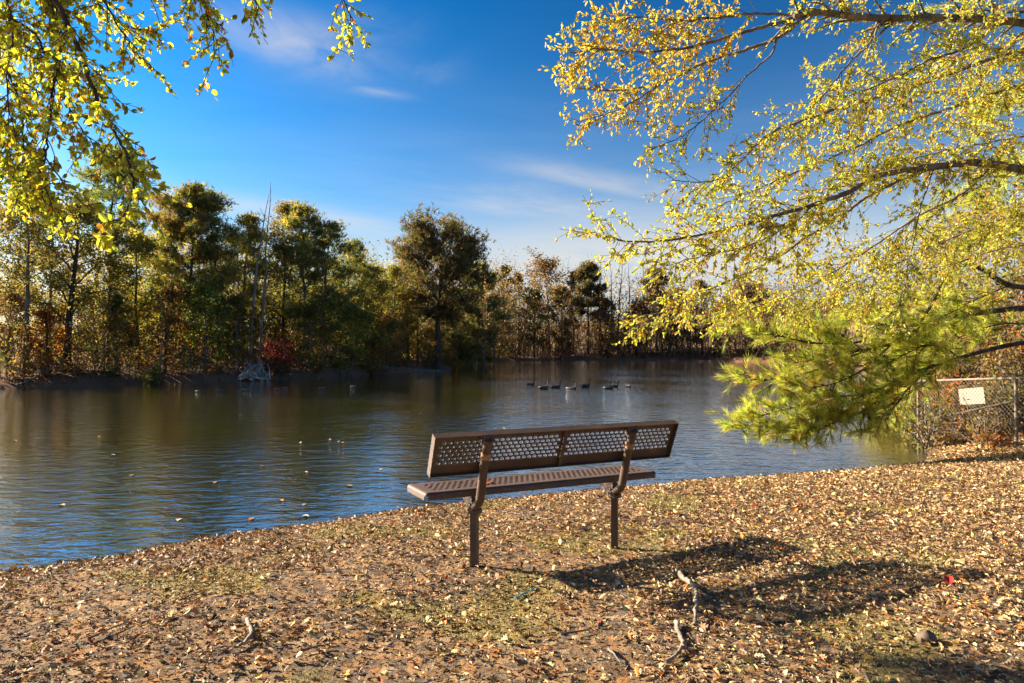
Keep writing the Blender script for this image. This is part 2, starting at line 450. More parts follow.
def perf_sheet(mb, frame, u0, u1, w0, w1, pu, pw, rad, th, nseg=14, stag=True):
    """perforated sheet: frame(u,w,t)->3D ; holes of radius rad on a staggered grid"""
    rows = int(round((w1 - w0) / pw)); pw = (w1 - w0) / rows
    cols = int(round((u1 - u0) / pu)); pu = (u1 - u0) / cols
    ang = np.linspace(0, 2 * math.pi, nseg, endpoint=False) + math.pi / nseg
    ca, sa = np.cos(ang), np.sin(ang)
    sq = 1 / np.maximum(np.abs(ca), np.abs(sa))
    for r in range(rows):
        off = .5 * pu if (stag and r % 2) else 0
        wc = w0 + (r + .5) * pw
        for cc in range(cols + (1 if off else 0)):
            a = u0 + cc * pu - off; b = a + pu
            a2, b2 = max(a, u0), min(b, u1)
            if b2 - a2 < pu * .9:   # half cell, solid
                for tt, flip in ((0, 0), (th, 1)):
                    q = [frame(a2, wc - pw / 2, tt), frame(b2, wc - pw / 2, tt), frame(b2, wc + pw / 2, tt), frame(a2, wc + pw / 2, tt)]
                    mb.add(q, [[3, 2, 1, 0] if flip else [0, 1, 2, 3]])
                continue
            uc = (a + b) / 2
            vs = []
            for tt in (0, th):
                vs += [frame(uc + pu / 2 * x_, wc + pw / 2 * y_, tt) for x_, y_ in zip(ca * sq, sa * sq)]
                vs += [frame(uc + rad[0] * x_, wc + rad[1] * y_, tt) for x_, y_ in zip(ca, sa)]
            k = nseg; F = []
            for i in range(k):
                j = (i + 1) % k
                F += [[i, j, k + j, k + i], [2 * k + j, 2 * k + i, 3 * k + i, 3 * k + j], [k + i, k + j, 3 * k + j, 3 * k + i]]
            mb.add(vs, F)
            # corners of the cell that the octagon-like outline leaves open
            for sx, sy in ((1, 1), (-1, 1), (-1, -1), (1, -1)):
                pass
    return

def strip(mb, P, Q):
    """quad strip box between two parallel polylines"""
    P = np.asarray(P, float); Q = np.asarray(Q, float); n = len(P)
    mb.add(np.vstack([P, Q]), [[i, i + 1, n + i + 1, n + i] for i in range(n - 1)])

bench = empty('park_bench', BO, math.atan2(.43, .906))
tag(bench, 'brown perforated metal park bench facing the pond, standing on the leafy shore', 'bench')
# backrest plane
B0 = np.array([0, -.085, .632]); B1 = np.array([0, -.185, .875])
bw = np.linalg.norm(B1 - B0); bdir = (B1 - B0) / bw; bn = np.array([0, bdir[2], -bdir[1]])   # bn towards the water
UL, UR = -.866, .928
def bf(u, w_, t_): return np.array([u, 0, 0]) + B0 + bdir * w_ + bn * t_
def slab(mb, f, u0, u1, w0, w1, t0, t1):
    q = [f(u, w_, t_) for u in (u0, u1) for w_ in (w0, w1) for t_ in (t0, t1)]
    mb.add(q, [[0, 1, 3, 2], [4, 6, 7, 5], [0, 4, 5, 1], [2, 3, 7, 6], [0, 2, 6, 4], [1, 5, 7, 3]])
bk = MB()
marg, mt, mb_ = .025, .034, .062
um = (UL + UR) / 2
perf_sheet(bk, bf, UL + marg, um - .02, mb_, bw - mt, .0385, .0275, (.0142, .0112), .003)
perf_sheet(bk, bf, um + .02, UR - marg, mb_, bw - mt, .0385, .0275, (.0142, .0112), .003)
slab(bk, bf, UL, UR, 0, mb_ - .0005, 0, .004); slab(bk, bf, UL, UR, bw - mt + .0005, bw, 0, .004)
slab(bk, bf, UL, UL + marg - .0005, mb_, bw - mt, 0, .004); slab(bk, bf, UR - marg + .0005, UR, mb_, bw - mt, 0, .004)
slab(bk, bf, um - .0195, um + .0195, mb_, bw - mt, 0, .004)
# flanges turned towards the walker behind and the rolled rim
slab(bk, bf, UL, UR, -.006, -.0005, -.026, .03); slab(bk, bf, UL, UR, bw + .0005, bw + .006, -.026, .03)
slab(bk, bf, UL - .006, UL - .0005, -.006, bw + .006, -.026, .03); slab(bk, bf, UR + .0005, UR + .006, -.006, bw + .006, -.026, .03)
back = bk.build('backrest', M_BENCH, bench, smooth=False)
cr = MB(); slab(cr, bf, um - .012, um + .012, .002, bw - .002, -.02, -.001)
cr.build('centre_rib', M_BENCH, back, smooth=False)
# seat
SZ = .507; SV0, SV1 = .0, .355
def sf(u, w_, t_):
    return np.array([u, SV0 + w_, SZ - .012 * (w_ / .4) - t_])
SU0, SU1 = -.85, .868
st = MB()
sw = SV1 - SV0
perf_sheet(st, sf, SU0 + .05, SU1 - .05, .045, sw - .05, .042, .044, (.0145, .017), .004)
slab(st, sf, SU0, SU1, 0, .0445, 0, .004); slab(st, sf, SU0, SU1, sw - .0495, sw, 0, .004)
slab(st, sf, SU0, SU0 + .0495, .045, sw - .05, 0, .004); slab(st, sf, SU1 - .0495, SU1, .045, sw - .05, 0, .004)
# rolled edges as quarter rounds
qa = np.linspace(0, math.pi / 2, 5)
def roll(edge):
    P, Q = [], []
    for a in qa:
        o_ = .022 * math.sin(a); dn = .022 * (1 - math.cos(a))
        if edge == 'back': P.append(sf(SU0, -o_, dn)); Q.append(sf(SU1, -o_, dn))
        if edge == 'front': P.append(sf(SU0, sw + o_, dn)); Q.append(sf(SU1, sw + o_, dn))
        if edge == 'l': P.append(sf(SU0 - o_, 0, dn)); Q.append(sf(SU0 - o_, sw, dn))
        if edge == 'r': P.append(sf(SU1 + o_, 0, dn)); Q.append(sf(SU1 + o_, sw, dn))
    strip(st, P, Q)
for e in ('back', 'front', 'l', 'r'): roll(e)
for (us, wo) in ((SU0, 0), (SU0, sw), (SU1, 0), (SU1, sw)):   # rounded corners
    su = -1 if us == SU0 else 1; sv = -1 if wo == 0 else 1
    ph = np.linspace(0, math.pi / 2, 5)
    grid = [[sf(us + su * .022 * math.sin(a) * math.cos(b), wo + sv * .022 * math.sin(a) * math.sin(b), .022 * (1 - math.cos(a))) for b in ph] for a in qa]
    for i in range(4): strip(st, grid[i], grid[i + 1])
slab(st, sf, SU0 - .0, SU1 + .0, -.022, -.019, .0222, .047); slab(st, sf, SU0, SU1, sw + .019, sw + .022, .0222, .047)
slab(st, sf, SU0 - .022, SU0 - .019, 0, sw, .0222, .047); slab(st, sf, SU1 + .019, SU1 + .022, 0, sw, .0222, .047)
st.build('seat', M_BENCH, bench, smooth=False)
for su in (-.535, .535):
    q = MB()
    tube(q, [[su, 0, -.12], [su, 0, .1], [su, 0, .22], [su, 0, .41]], .031, 4)
    pt = q.build('post', M_BENCH, bench, smooth=False)
    fl = MB(); tube(fl, [[su, 0, .35], [su, 0, .372]], .05, 10); fl.build('collar', M_BENCH, pt, smooth=False)
    q = MB()
    pth = catmull([[su, .03, .385], [su, -.03, .40], [su, -.085, .445], [su, -.115, .53], [su, -.145, .64], [su, -.19, .76], [su, -.222, .84]], 6)
    tube(q, pth, .0285, 12)
    sp = q.build('back_support', M_BENCH, bench)
    bd = MB(); i = int(len(pth) * .80); tube(bd, pth[i - 1:i + 2], .0315, 12); bd.build('band', M_RUST, sp)
    bo = MB(); box(bo, [su, -.195, .845], [.075, .03, .06]); tube(bo, [[su - .03, -.212, .845], [su - .03, -.224, .845]], .009, 6); tube(bo, [[su + .03, -.212, .845], [su + .03, -.224, .845]], .009, 6)
    bo.build('bracket_plate', M_BENCH, sp, smooth=False)
    q = MB()
    box(q, [su, .17, .435], [.05, .36, .03])
    V = [[su - .015, -.005, .426], [su + .015, -.005, .426], [su - .015, .2, .426], [su + .015, .2, .426], [su - .015, .03, .34], [su + .015, .03, .34]]
    q.add(V, [[0, 2, 3, 1], [0, 1, 5, 4], [2, 4, 5, 3]]); q.add(V, [[0, 4, 2], [1, 3, 5]])
    q.build('seat_bracket', M_BENCH, bench, smooth=False)

def single_leaf(name, p, rz, L, W, colr, mat, tilt=0.1):
    q = MB(); r_ = np.random.default_rng(int(abs(p[0] * 1000 + p[1] * 77)) + 5)
    add_leaves(q, r_, np.array([[0, 0, 0.0]]), np.array([[1, 0, tilt]]), np.array([L]), np.array([W]), np.array([colr]), curl=.2, N=np.array([[0, 0, 1.0]]))
    o = q.build(name, mat, loc=tuple(p)); o.rotation_euler = (0, 0, rz); return o

lp = BO + UU * -.42 + np.array([-.43, .906, 0]) * .1
tag(single_leaf('oak_leaf', (lp[0], lp[1], .503), .6, .075, .045, (.6, .16, .03), M_LITTER), 'orange dry leaf lying on the bench seat', 'leaf')
gx, gy = 2.51, 3.93
tag(single_leaf('red_leaf', (gx, gy, gz(gx, gy) + .02), 1.1, .075, .05, (.5, .03, .02), M_LITTER, .7), 'bright red leaf standing up from the litter beside the bench shadow', 'leaf')

# ------------------------------------------------------------------ trees, generic
P_DKGREEN = [(.035, .055, .016, 4), (.05, .066, .018, 4), (.085, .085, .02, 2), (.16, .1, .02, .8)]
P_GREENGOLD = [(.045, .06, .016, 3), (.09, .085, .02, 3), (.2, .14, .025, 2), (.28, .14, .02, 1.2)]
P_OLIVE = [(.17, .13, .03, 3), (.11, .1, .025, 3), (.26, .19, .035, 2), (.07, .07, .02, 2)]
P_GOLD = [(.3, .21, .03, 3), (.2, .15, .03, 3), (.12, .1, .025, 2), (.36, .2, .03, 1)]
P_GREEN = [(.06, .085, .02, 3), (.09, .105, .025, 3), (.15, .14, .03, 1.5)]
P_BROWN = [(.13, .08, .035, 3), (.18, .11, .04, 2), (.08, .055, .028, 3), (.1, .09, .03, 1.5)]
P_RUST = [(.22, .1, .035, 3), (.15, .075, .03, 3), (.28, .14, .05, 1.5)]
P_ORANGE = [(.38, .13, .025, 3), (.28, .1, .02, 2), (.4, .22, .04, 1), (.12, .08, .03, 1)]
P_RED = [(.26, .025, .025, 4), (.18, .02, .02, 3), (.33, .06, .03, 1.5)]
P_YEL = [(.4, .32, .04, 3), (.28, .26, .04, 2), (.18, .18, .03, 1)]
P_TAN = [(.2, .14, .08, 3), (.14, .1, .06, 3), (.26, .17, .08, 1)]

def limb_path(rng, p0, d0, L, n=6, up=.25, wig=.12):
    P = [np.array(p0, float)]; d = unit(np.array(d0, float)); s = L / (n - 1)
    for i in range(n - 1):
        d = unit(d + rng.normal(0, wig, 3) + np.array([0, 0, up / n]))
        P.append(P[-1] + d * s)
    return np.array(P)

def make_tree(rng, H, R, cb, kind, leaf_n, leaf_s, pal, r0=.1, lean=(0, 0), nl=22, pal_top=None, k=5, sub=5, up=.35, profile=None, trunk_k=7):
    """returns wood, leaves builders in local space"""
    wood, lv = MB(), MB()
    n = 9
    tt = np.linspace(0, 1, n)
    wx = np.cumsum(rng.normal(0, .02 * H, n)) * tt * .5; wy = np.cumsum(rng.normal(0, .02 * H, n)) * tt * .5
    TP = np.stack([wx + lean[0] * H * tt, wy + lean[1] * H * tt, H * tt * .985], 1); TP[0] = (0, 0, 0)
    TP = np.vstack([[TP[0] - [0, 0, .3]], TP])
    TR = r0 * np.concatenate([[1.35], np.interp(tt, [0, .06, .5, 1], [1.25, 1, .62, .1])])
    tube(wood, TP, TR, trunk_k)
    def tr(t_):
        i = t_ * (n - 1); a = min(int(i), n - 2); f = i - a
        return TP[a + 1] * (1 - f) + TP[a + 2] * f
    if profile is None:
        profile = (lambda q: math.sin(math.pi * min(1, .16 + .84 * q)) ** .7 * .95 + .05) if kind != 'pine' else (lambda q: (1 - q) ** .62 * .9 + .12 if q > .18 else .7 + q)
    pts, dirs = [], []
    az = rng.uniform(0, 6.28)
    for i in range(nl):
        q = (i + rng.uniform(0, .9)) / nl
        t_ = cb + (1 - cb) * q * .97
        az += 2.4 + rng.normal(0, .35)
        Ln = R * profile(q) * rng.uniform(.65, 1.2)
        el = {'pine': .12 + .5 * q, 'broad': .45 + .7 * q, 'bare': .7 + .45 * q, 'droop': .0}[kind] + rng.normal(0, .12)
        d0 = np.array([math.cos(az) * math.cos(el), math.sin(az) * math.cos(el), math.sin(el)])
        P = limb_path(rng, tr(t_), d0, Ln, 6, up if kind != 'droop' else -.6, .13)
        rl = max(.012, r0 * (1 - t_ * .8) * .42)
        tube(wood, P, np.linspace(rl, rl * .22, 6), k, cap=False)
        for j in range(sub):
            f = .3 + .7 * (j + rng.random()) / sub
            a = min(int(f * 5), 4); b = P[a] + (P[a + 1] - P[a]) * (f * 5 - a)
            dd = unit(unit(P[a + 1] - P[a]) + rng.normal(0, .65, 3) * (np.array([1, 1, .35]) if kind in ('pine', 'droop') else 1))
            Q = limb_path(rng, b, dd, Ln * rng.uniform(.22, .5), 4, up * .6, .2)
            tube(wood, Q, np.linspace(rl * .38, rl * .12, 4), 3, cap=False)
            for s_ in range(3):
                pts.append(Q[s_ + 1]); dirs.append(unit(Q[s_ + 1] - Q[s_]))
        pts.append(P[-1]); dirs.append(unit(P[-1] - P[-2]))
        if kind != 'bare': pts.append(P[-2]); dirs.append(unit(P[-1] - P[-2]))
    pts = np.array(pts); dirs = np.array(dirs)
    if leaf_n:
        # some twigs carry many leaves, some hardly any
        wgt = rng.gamma(2.0 if kind == 'broad' else 7.0, 1, len(pts)) + .05; leaf_n = int(leaf_n * (1.75 if kind == 'broad' else 1.4) * (1.5 if H > 10 and kind == 'pine' else 1)); wgt /= wgt.sum()
        idx = rng.choice(len(pts), leaf_n, p=wgt)
        if kind in ('pine', 'droop'):
            C = pts[idx] + rng.normal(0, 1, (leaf_n, 3)) * np.array([.26, .26, .12]) * (R / 2.0)
            D = dirs[idx] + np.array([0, 0, .35]) + rng.normal(0, .3, (leaf_n, 3))
            col = pick(rng, pal, leaf_n)
            if pal_top is not None:
                tm = C[:, 2] > H * (.72 + .12 * rng.random(leaf_n)); col[tm] = pick(rng, pal_top, tm.sum())
            add_needles(lv, rng, C, D, 7, leaf_s, leaf_s * .16, col, 1.0)
        else:
            C = pts[idx] + rng.normal(0, 1, (leaf_n, 3)) * np.array([.17, .17, .13]) * (R / 2.0)
            col = pick(rng, pal, leaf_n)
            if pal_top is not None:
                tm = C[:, 2] > H * (.68 + .16 * rng.random(leaf_n)); col[tm] = pick(rng, pal_top, tm.sum())
            add_quads(lv, rng, C, leaf_s, col, flat=.2)
    return wood, lv

def plant_tree(name, label, px, top, d, kind, pal, R, cb=.3, leaf_n=3000, leaf_s=.12, r0=.1, lean=(0, 0), bark=None, seed=0, cat='tree', group=None, H=None, **kw):
    x = (px - 512) / FPX * d
    z = gz(x, d)
    if H is None: H = CAMZ + (HOR - top) / FPX * d - z
    rg = np.random.default_rng(seed + 2000 + int(px * 13 + d * 7))
    if kind != 'bare' and d < 60: R = R * 1.12
    wood, lv = make_tree(rg, H, R, cb * .85, kind, leaf_n, leaf_s, pal, r0=r0, lean=lean, **kw)
    e = empty(name, (x, d, z))
    wood.build('trunk', bark or (M_BARK, M_BARK_GREY, M_BARK_TAN)[int(px) % 3], e)
    if leaf_n: lv.build('crown', M_NEEDLE if kind in ('pine', 'droop') else M_LEAF_FAR, e, smooth=False)
    tag(e, label, cat, group)
    return e

def boost(p, f): return [tuple(min(.5, c_ * f) for c_ in q_[:3]) + (q_[3],) for q_ in p]
P_DKGREEN = boost(P_DKGREEN, 3.2); P_GREENGOLD = boost(P_GREENGOLD, 2.7); P_OLIVE = [(.24, .2, .06, 3), (.17, .165, .05, 3), (.33, .25, .07, 1.6), (.12, .13, .04, 2.4)]; P_GREEN = boost(P_GREEN, 2.2)
P_BROWN = boost(P_BROWN, 2.2); P_RUST = boost(P_RUST, 1.8); P_TAN = boost(P_TAN, 1.6); P_GOLD = [(.36, .26, .06, 3), (.25, .2, .06, 3), (.17, .16, .05, 2.4), (.36, .21, .05, 1)]; P_RED = boost(P_RED, 1.6); P_ORANGE = boost(P_ORANGE, 1.3)
P_DULL = [(.24, .15, .075, 3), (.17, .11, .06, 3), (.28, .17, .08, 1)]
P_DULLG = [(.1, .1, .04, 3), (.14, .12, .045, 3), (.2, .13, .06, 2)]
P_MIX = P_DKGREEN + P_GREENGOLD + P_BROWN[:2]
P_MIX2 = P_GREENGOLD + P_OLIVE[:2] + P_DKGREEN[:2]
GL = 'trees along the left bank'
def bank_d(px):
    return float(np.interp(px, [-60, 0, 100, 200, 300, 370, 430, 470, 500], [28, 29.1, 31.3, 34, 38, 43.7, 51, 58, 66]))
# px, top, extra depth, kind, palette, R, cb, leaf_n, options, name, label
P, Bd, Dr, Br = 'pine', 'broad', 'droop', 'bare'
LT = [
 (-30, 150, 3, Bd, P_OLIVE, 2.3, .2, 5200, {}, 'broadleaf_tree', 'olive yellow tree cut by the left edge of the photo'),
 (10, 178, 5, Bd, P_GOLD, 2.2, .22, 5200, {}, 'broadleaf_tree', 'tall golden olive tree behind the brightest hanging leaves, nearest the left edge'),
 (26, 195, 1.6, Bd, P_OLIVE, 1.7, .45, 2600, {'r0': .13}, 'broadleaf_tree', 'slim dark trunked tree at the water edge, first trunk from the left'),
 (50, 200, 4, Bd, P_GOLD, 2.0, .2, 4600, {}, 'broadleaf_tree', 'golden leaved tree above the small orange leaved tree'),
 (66, 205, 1.8, Bd, P_OLIVE, 2.0, .35, 4200, {'r0': .19, 'lean': (.06, 0)}, 'broadleaf_tree', 'olive tree with the thickest dark trunk on the left bank, beside a white sky gap'),
 (84, 148, 13, P, P_DKGREEN, 2.6, .62, 1500, {'r0': .17, 'lean': (.15, 0), 'leaf_s': .32}, 'pine_tree', 'dark open crowned pine leaning right behind the tip of the hanging branch'),
 (108, 228, 3, Bd, P_OLIVE, 1.8, .2, 4200, {}, 'broadleaf_tree', 'olive brown tree under the tip of the hanging branch'),
 (138, 232, 2.5, Bd, P_GREENGOLD, 1.9, .15, 4600, {}, 'broadleaf_tree', 'muted green bushy tree over the bright green shrub'),
 (168, 196, 5, P, P_GREENGOLD, 2.1, .3, 2300, {'pal_top': P_GOLD}, 'pine_tree', 'green pine with a golden tip, left of the darkest pines'),
 (192, 184, 4, P, P_MIX, 2.0, .33, 2300, {'r0': .13}, 'pine_tree', 'tallest green pine of the left bank cluster'),
 (219, 192, 4.5, P, P_MIX, 1.9, .35, 1900, {'r0': .13}, 'pine_tree', 'green pine just right of the tallest one in the cluster'),
 (243, 210, 6, P, P_GREENGOLD, 1.9, .3, 2200, {}, 'pine_tree', 'green and gold pine directly behind the pale bare trunks'),
 (282, 202, 5, Bd, P_GREENGOLD, 2.1, .3, 4800, {'pal_top': P_GOLD, 'r0': .12}, 'broadleaf_tree', 'tree with a golden top right of the pale bare trunks'),
 (304, 205, 4, P, P_MIX2, 2.3, .28, 2100, {'pal_top': P_GREENGOLD, 'r0': .14}, 'pine_tree', 'broad gold tinged pine above the red shrub'),
 (322, 222, 3, P, P_MIX2, 2.2, .25, 2100, {'r0': .14}, 'pine_tree', 'dark pine with a slanting trunk at the right of the cluster'),
 (348, 240, 4, P, P_MIX2, 2.2, .2, 1900, {'r0': .12}, 'pine_tree', 'layered dark pine on the sloping right end of the left cluster'),
 (368, 262, 4, P, P_GREENGOLD, 2.0, .15, 2000, {}, 'pine_tree', 'low spreading pine last in the left cluster, against open sky'),
 (392, 268, 5, Bd, P_GREENGOLD, 2.0, .15, 3800, {}, 'broadleaf_tree', 'low green tree between the left cluster and the big lone pine'),
 (408, 252, 10, Bd, P_RUST, 2.2, .3, 3000, {}, 'broadleaf_tree', 'rusty brown tree close on the left of the big lone pine'),
 (418, 275, 11, Bd, P_BROWN, 2.6, .15, 4200, {}, 'broadleaf_tree', 'brown bushy tree touching the left side of the big lone pine'),
 (453, 288, 8, Dr, P_OLIVE, 2.6, .2, 2800, {'r0': .3, 'leaf_s': .34}, 'cedar_tree', 'drooping olive cedar with a thick dark trunk below the big lone pine'),
 (478, 262, 10, P, P_MIX, 3.0, .15, 2400, {'r0': .16, 'leaf_s': .4}, 'pine_tree', 'dark green pine sticking out on the right of the big lone pine'),
 (470, 305, 9, P, P_OLIVE, 2.4, .05, 2000, {'leaf_s': .38}, 'pine_tree', 'low dark bushy evergreen at the foot of the big lone pine, on its right'),
 (205, 290, 1.5, Bd, P_GREEN, 1.5, .15, 3000, {}, 'young_tree', 'young bright green tree low in front of the dark pines'),
 (116, 300, 1.6, Bd, P_OLIVE, 1.3, .1, 2400, {}, 'young_tree', 'low olive brown sapling right of the thick dark trunk'),
 (236, 300, 1.5, Bd, P_OLIVE, 1.2, .1, 2200, {}, 'young_tree', 'low yellowish sapling left of the pale bare trunks'),
 (310, 308, 1.7, Bd, P_OLIVE, 1.4, .1, 2400, {}, 'young_tree', 'low olive sapling just right of the red shrub'),
 (352, 310, 1.6, Bd, P_GREEN, 1.7, .08, 3000, {}, 'young_tree', 'low dark green bushy tree overhanging the water before the log'),
 (48, 312, 1.2, Bd, P_ORANGE, .9, .2, 1200, {}, 'young_tree', 'small orange leaved tree left of the thick dark trunk'),
 (8, 296, 2.2, Bd, P_TAN, 1.3, .1, 2000, {}, 'young_tree', 'low tan sapling by the left edge of the photo'),
 (165, 290, 2.0, Bd, P_BROWN, 1.4, .1, 2400, {}, 'young_tree', 'low brown sapling behind the bright green shrub'),
 (388, 318, 2.2, Bd, P_BROWN, 1.6, .1, 2400, {}, 'young_tree', 'low brown thicket tree behind the grey fallen log'),
]
for i, (px, top, ex, kind, pal, R, cb, ln, kw, nm, lab) in enumerate(LT):
    kw = dict(kw); ls = kw.pop('leaf_s', .25 if kind == P else .125); r0 = kw.pop('r0', .095)
    plant_tree(nm, lab, px, top, bank_d(px) + ex, kind, pal, R, cb, ln, ls, r0, seed=i * 31, group=GL, up=.35, **kw)
# the big lone pine
def pine_prof(q): return .4 + .6 * math.sin(math.pi * min(1, .14 + q * .72)) if q > .06 else .5
plant_tree('pine_tree', 'big lone pine with a rounded brown green crown, tallest by the middle of the photo', 437, 241, 51.6, P,
           [(.13, .11, .035, 3), (.19, .125, .045, 3), (.09, .105, .032, 3), (.22, .13, .045, 1)], 3.15, .5, 4600, .36, .26, (.03, 0), M_BARK, seed=900, group=GL, nl=30, sub=7, profile=pine_prof)
# pale bare trunks
for px, top, ex, ln, lab in ((250, 190, 1.3, (.02, 0), 'pale grey bare trunk rising from the dead branch pile, left of a pair'),
                        (259, 178, 2.0, (.035, 0), 'pale grey bare trunk leaning right, right of a pair above the branch pile'),
                        (160, 300, 1.0, (.05, 0), 'short pale dead sapling over the bright green shrub'),
                        (105, 268, 1.4, (-.03, 0), 'thin pale dead sapling among olive trees left of the bright green shrub')):
    plant_tree('bare_tree', lab, px, top, bank_d(px) + ex, Br, P_BROWN, .9, .4, 0, .1, .1 if top < 250 else .035, ln, M_BARK_PALE, seed=5, group=GL, nl=9, sub=3)
for px, top, ex, lab in ((484, 282, 3, 'slim grey trunked bare tree right of the big lone pine'), (494, 270, 8, 'thin bare tree rising where the far wood begins')):
    plant_tree('bare_tree', lab, px, top, bank_d(px) + ex, Br, P_BROWN, 1.2, .4, 300, .2, .11, (0, 0), M_BARK_GREY, seed=6, group=GL, nl=12, sub=4)

# far wood
GF = 'trees of the far wood'
FT = [
 (503, 266, 90, Bd, P_OLIVE, 2.6, .2, 1900, {}, 'broadleaf_tree', 'olive tree at the left end of the far wood'),
 (519, 272, 92, Bd, P_BROWN, 2.4, .2, 1700, {}, 'broadleaf_tree', 'thin crowned brown tree second from the left end of the far wood'),
 (534, 290, 91, Bd, P_OLIVE, 2.8, .1, 2000, {}, 'broadleaf_tree', 'low olive brown tree under the widest open brown crown'),
 (549, 266, 97, Bd, P_DULL, 4.6, .5, 2300, {'r0': .2}, 'broadleaf_tree', 'tree with the widest open brown crown above the far wood'),
 (562, 285, 91, Bd, P_BROWN, 2.8, .1, 2000, {}, 'broadleaf_tree', 'brown bushy tree behind the geese, under the reddish tree'),
 (573, 270, 95, Bd, P_DULL, 2.2, .3, 1500, {}, 'broadleaf_tree', 'reddish brown tree left of the dark narrow pine'),
 (588, 262, 94, P, P_DULLG, 2.6, .5, 1200, {'r0': .17}, 'pine_tree', 'dark narrow pine in the far wood left of the bare poles'),
 (606, 300, 92, Bd, P_BROWN, 2.6, .1, 1900, {}, 'broadleaf_tree', 'low brown tree at the foot of the bare poles'),
 (636, 305, 91, Bd, P_RUST, 2.6, .1, 1900, {}, 'broadleaf_tree', 'low rusty tree right of the forked bare tree'),
 (657, 268, 95, P, P_DULLG, 2.4, .45, 1100, {}, 'pine_tree', 'dark pine half hidden by the tip of the yellow leaved bough'),
 (676, 290, 92, Bd, P_BROWN, 2.8, .15, 1900, {}, 'broadleaf_tree', 'brown tree behind the lowest yellow leaves over the water'),
 (702, 282, 90, Bd, P_BROWN, 2.8, .15, 1800, {}, 'broadleaf_tree', 'dark brown tree seen through yellow leaves left of the domed pine'),
 (724, 300, 88, Bd, P_RUST, 2.4, .15, 1700, {}, 'broadleaf_tree', 'rust coloured tree at the left foot of the domed pine'),
 (749, 288, 88, P, P_BROWN, 3.4, .55, 1900, {'r0': .17}, 'pine_tree', 'domed brown pine standing alone against pale sky right of centre'),
 (772, 312, 84, Bd, P_BROWN, 2.6, .12, 1800, {}, 'broadleaf_tree', 'low brown tree above the pine bough tip'),
 (800, 318, 84, Bd, P_RUST, 2.8, .12, 1800, {}, 'broadleaf_tree', 'low rusty tree on the far right hillside, behind the pine boughs'),
 (836, 300, 86, Bd, P_OLIVE, 3.0, .12, 1800, {}, 'broadleaf_tree', 'olive tree glimpsed between the pine boughs on the right'),
]
for i, (px, top, d, kind, pal, R, cb, ln, kw, nm, lab) in enumerate(FT):
    kw = dict(kw); r0 = kw.pop('r0', .14)
    plant_tree(nm, lab, px, top, d, kind, pal, R, cb, ln, .6 if kind == P else .3, r0, seed=i * 17 + 400, group=GF, k=4, sub=4, **kw)
BT = [(600, 258, 93, 'bare pole like tree right of the dark narrow pine'), (612, 262, 96, 'thin bare tree left of the forked bare tree'), (618, 253, 94, 'forked bare tree, tallest of the leafless ones'),
      (629, 262, 95, 'leafless upright tree right of the forked bare tree'), (644, 258, 96, 'leafless tree beside the tip of the yellow bough'), (512, 258, 96, 'pale thin bare tree near the left end of the far wood'),
      (735, 262, 92, 'thin leafless tree left of the domed brown pine'), (765, 250, 90, 'tall leafless tree just right of the domed brown pine'), (779, 246, 91, 'tall leafless tree, second right of the domed brown pine'),
      (793, 262, 88, 'leafless tree above the pine bough, third right of the domed pine'), (690, 258, 95, 'leafless tree behind the yellow leaves over the water')]
for i, (px, top, d, lab) in enumerate(BT):
    plant_tree('bare_tree', lab, px, top, d, Br, P_BROWN, 2.2, .4, 0, .1, .17 if 'pole' in lab or 'forked' in lab else .11, (0, 0), M_BARK_GREY, seed=70 + i, group=GF, nl=11, sub=4, k=4)

# ------------------------------------------------------------------ shrubs
def shrub(name, label, x, y, H, R, pal, n, ls, seed, stems=9, bark=None, group=None, z=None, cat='shrub'):
    rg = np.random.default_rng(seed)
    wood, lv = MB(), MB(); pts = []
    for i in range(stems):
        a = rg.uniform(0, 6.28); sp = rg.uniform(.15, 1)
        d0 = np.array([math.cos(a) * sp * R / H, math.sin(a) * sp * R / H, 1])
        Q = limb_path(rg, (rg.normal(0, .08) * R, rg.normal(0, .08) * R, -.08), d0, H * rg.uniform(.75, 1.1), 6, -.2, .16)
        rr = .012 + .006 * H
        tube(wood, Q, np.linspace(rr, rr * .3, 6), 4, cap=False)
        for j in range(6):
            b = Q[rg.integers(1, 6)]
            W = limb_path(rg, b, rg.normal(0, 1, 3) + [0, 0, .5], H * rg.uniform(.2, .45), 4, 0, .25)
            tube(wood, W, np.linspace(rr * .45, rr * .15, 4), 3, cap=False)
            pts += [W[1], W[2], W[3]]
    if z is None: z = gz(x, y)
    e = empty(name, (x, y, z))
    wood.build('stems', bark or M_BARK_GREY, e)
    if n:
        pts = np.array(pts); idx = rg.integers(0, len(pts), n)
        C = pts[idx] + rg.normal(0, .09 * R, (n, 3)); C[:, 2] = np.maximum(C[:, 2], .02)
        add_quads(lv, rg, C, ls, pick(rg, pal, n))
        lv.build('foliage', M_LEAF_FAR, e, smooth=False)
    tag(e, label, cat, group); return e
GS = 'shrubs along the left bank'
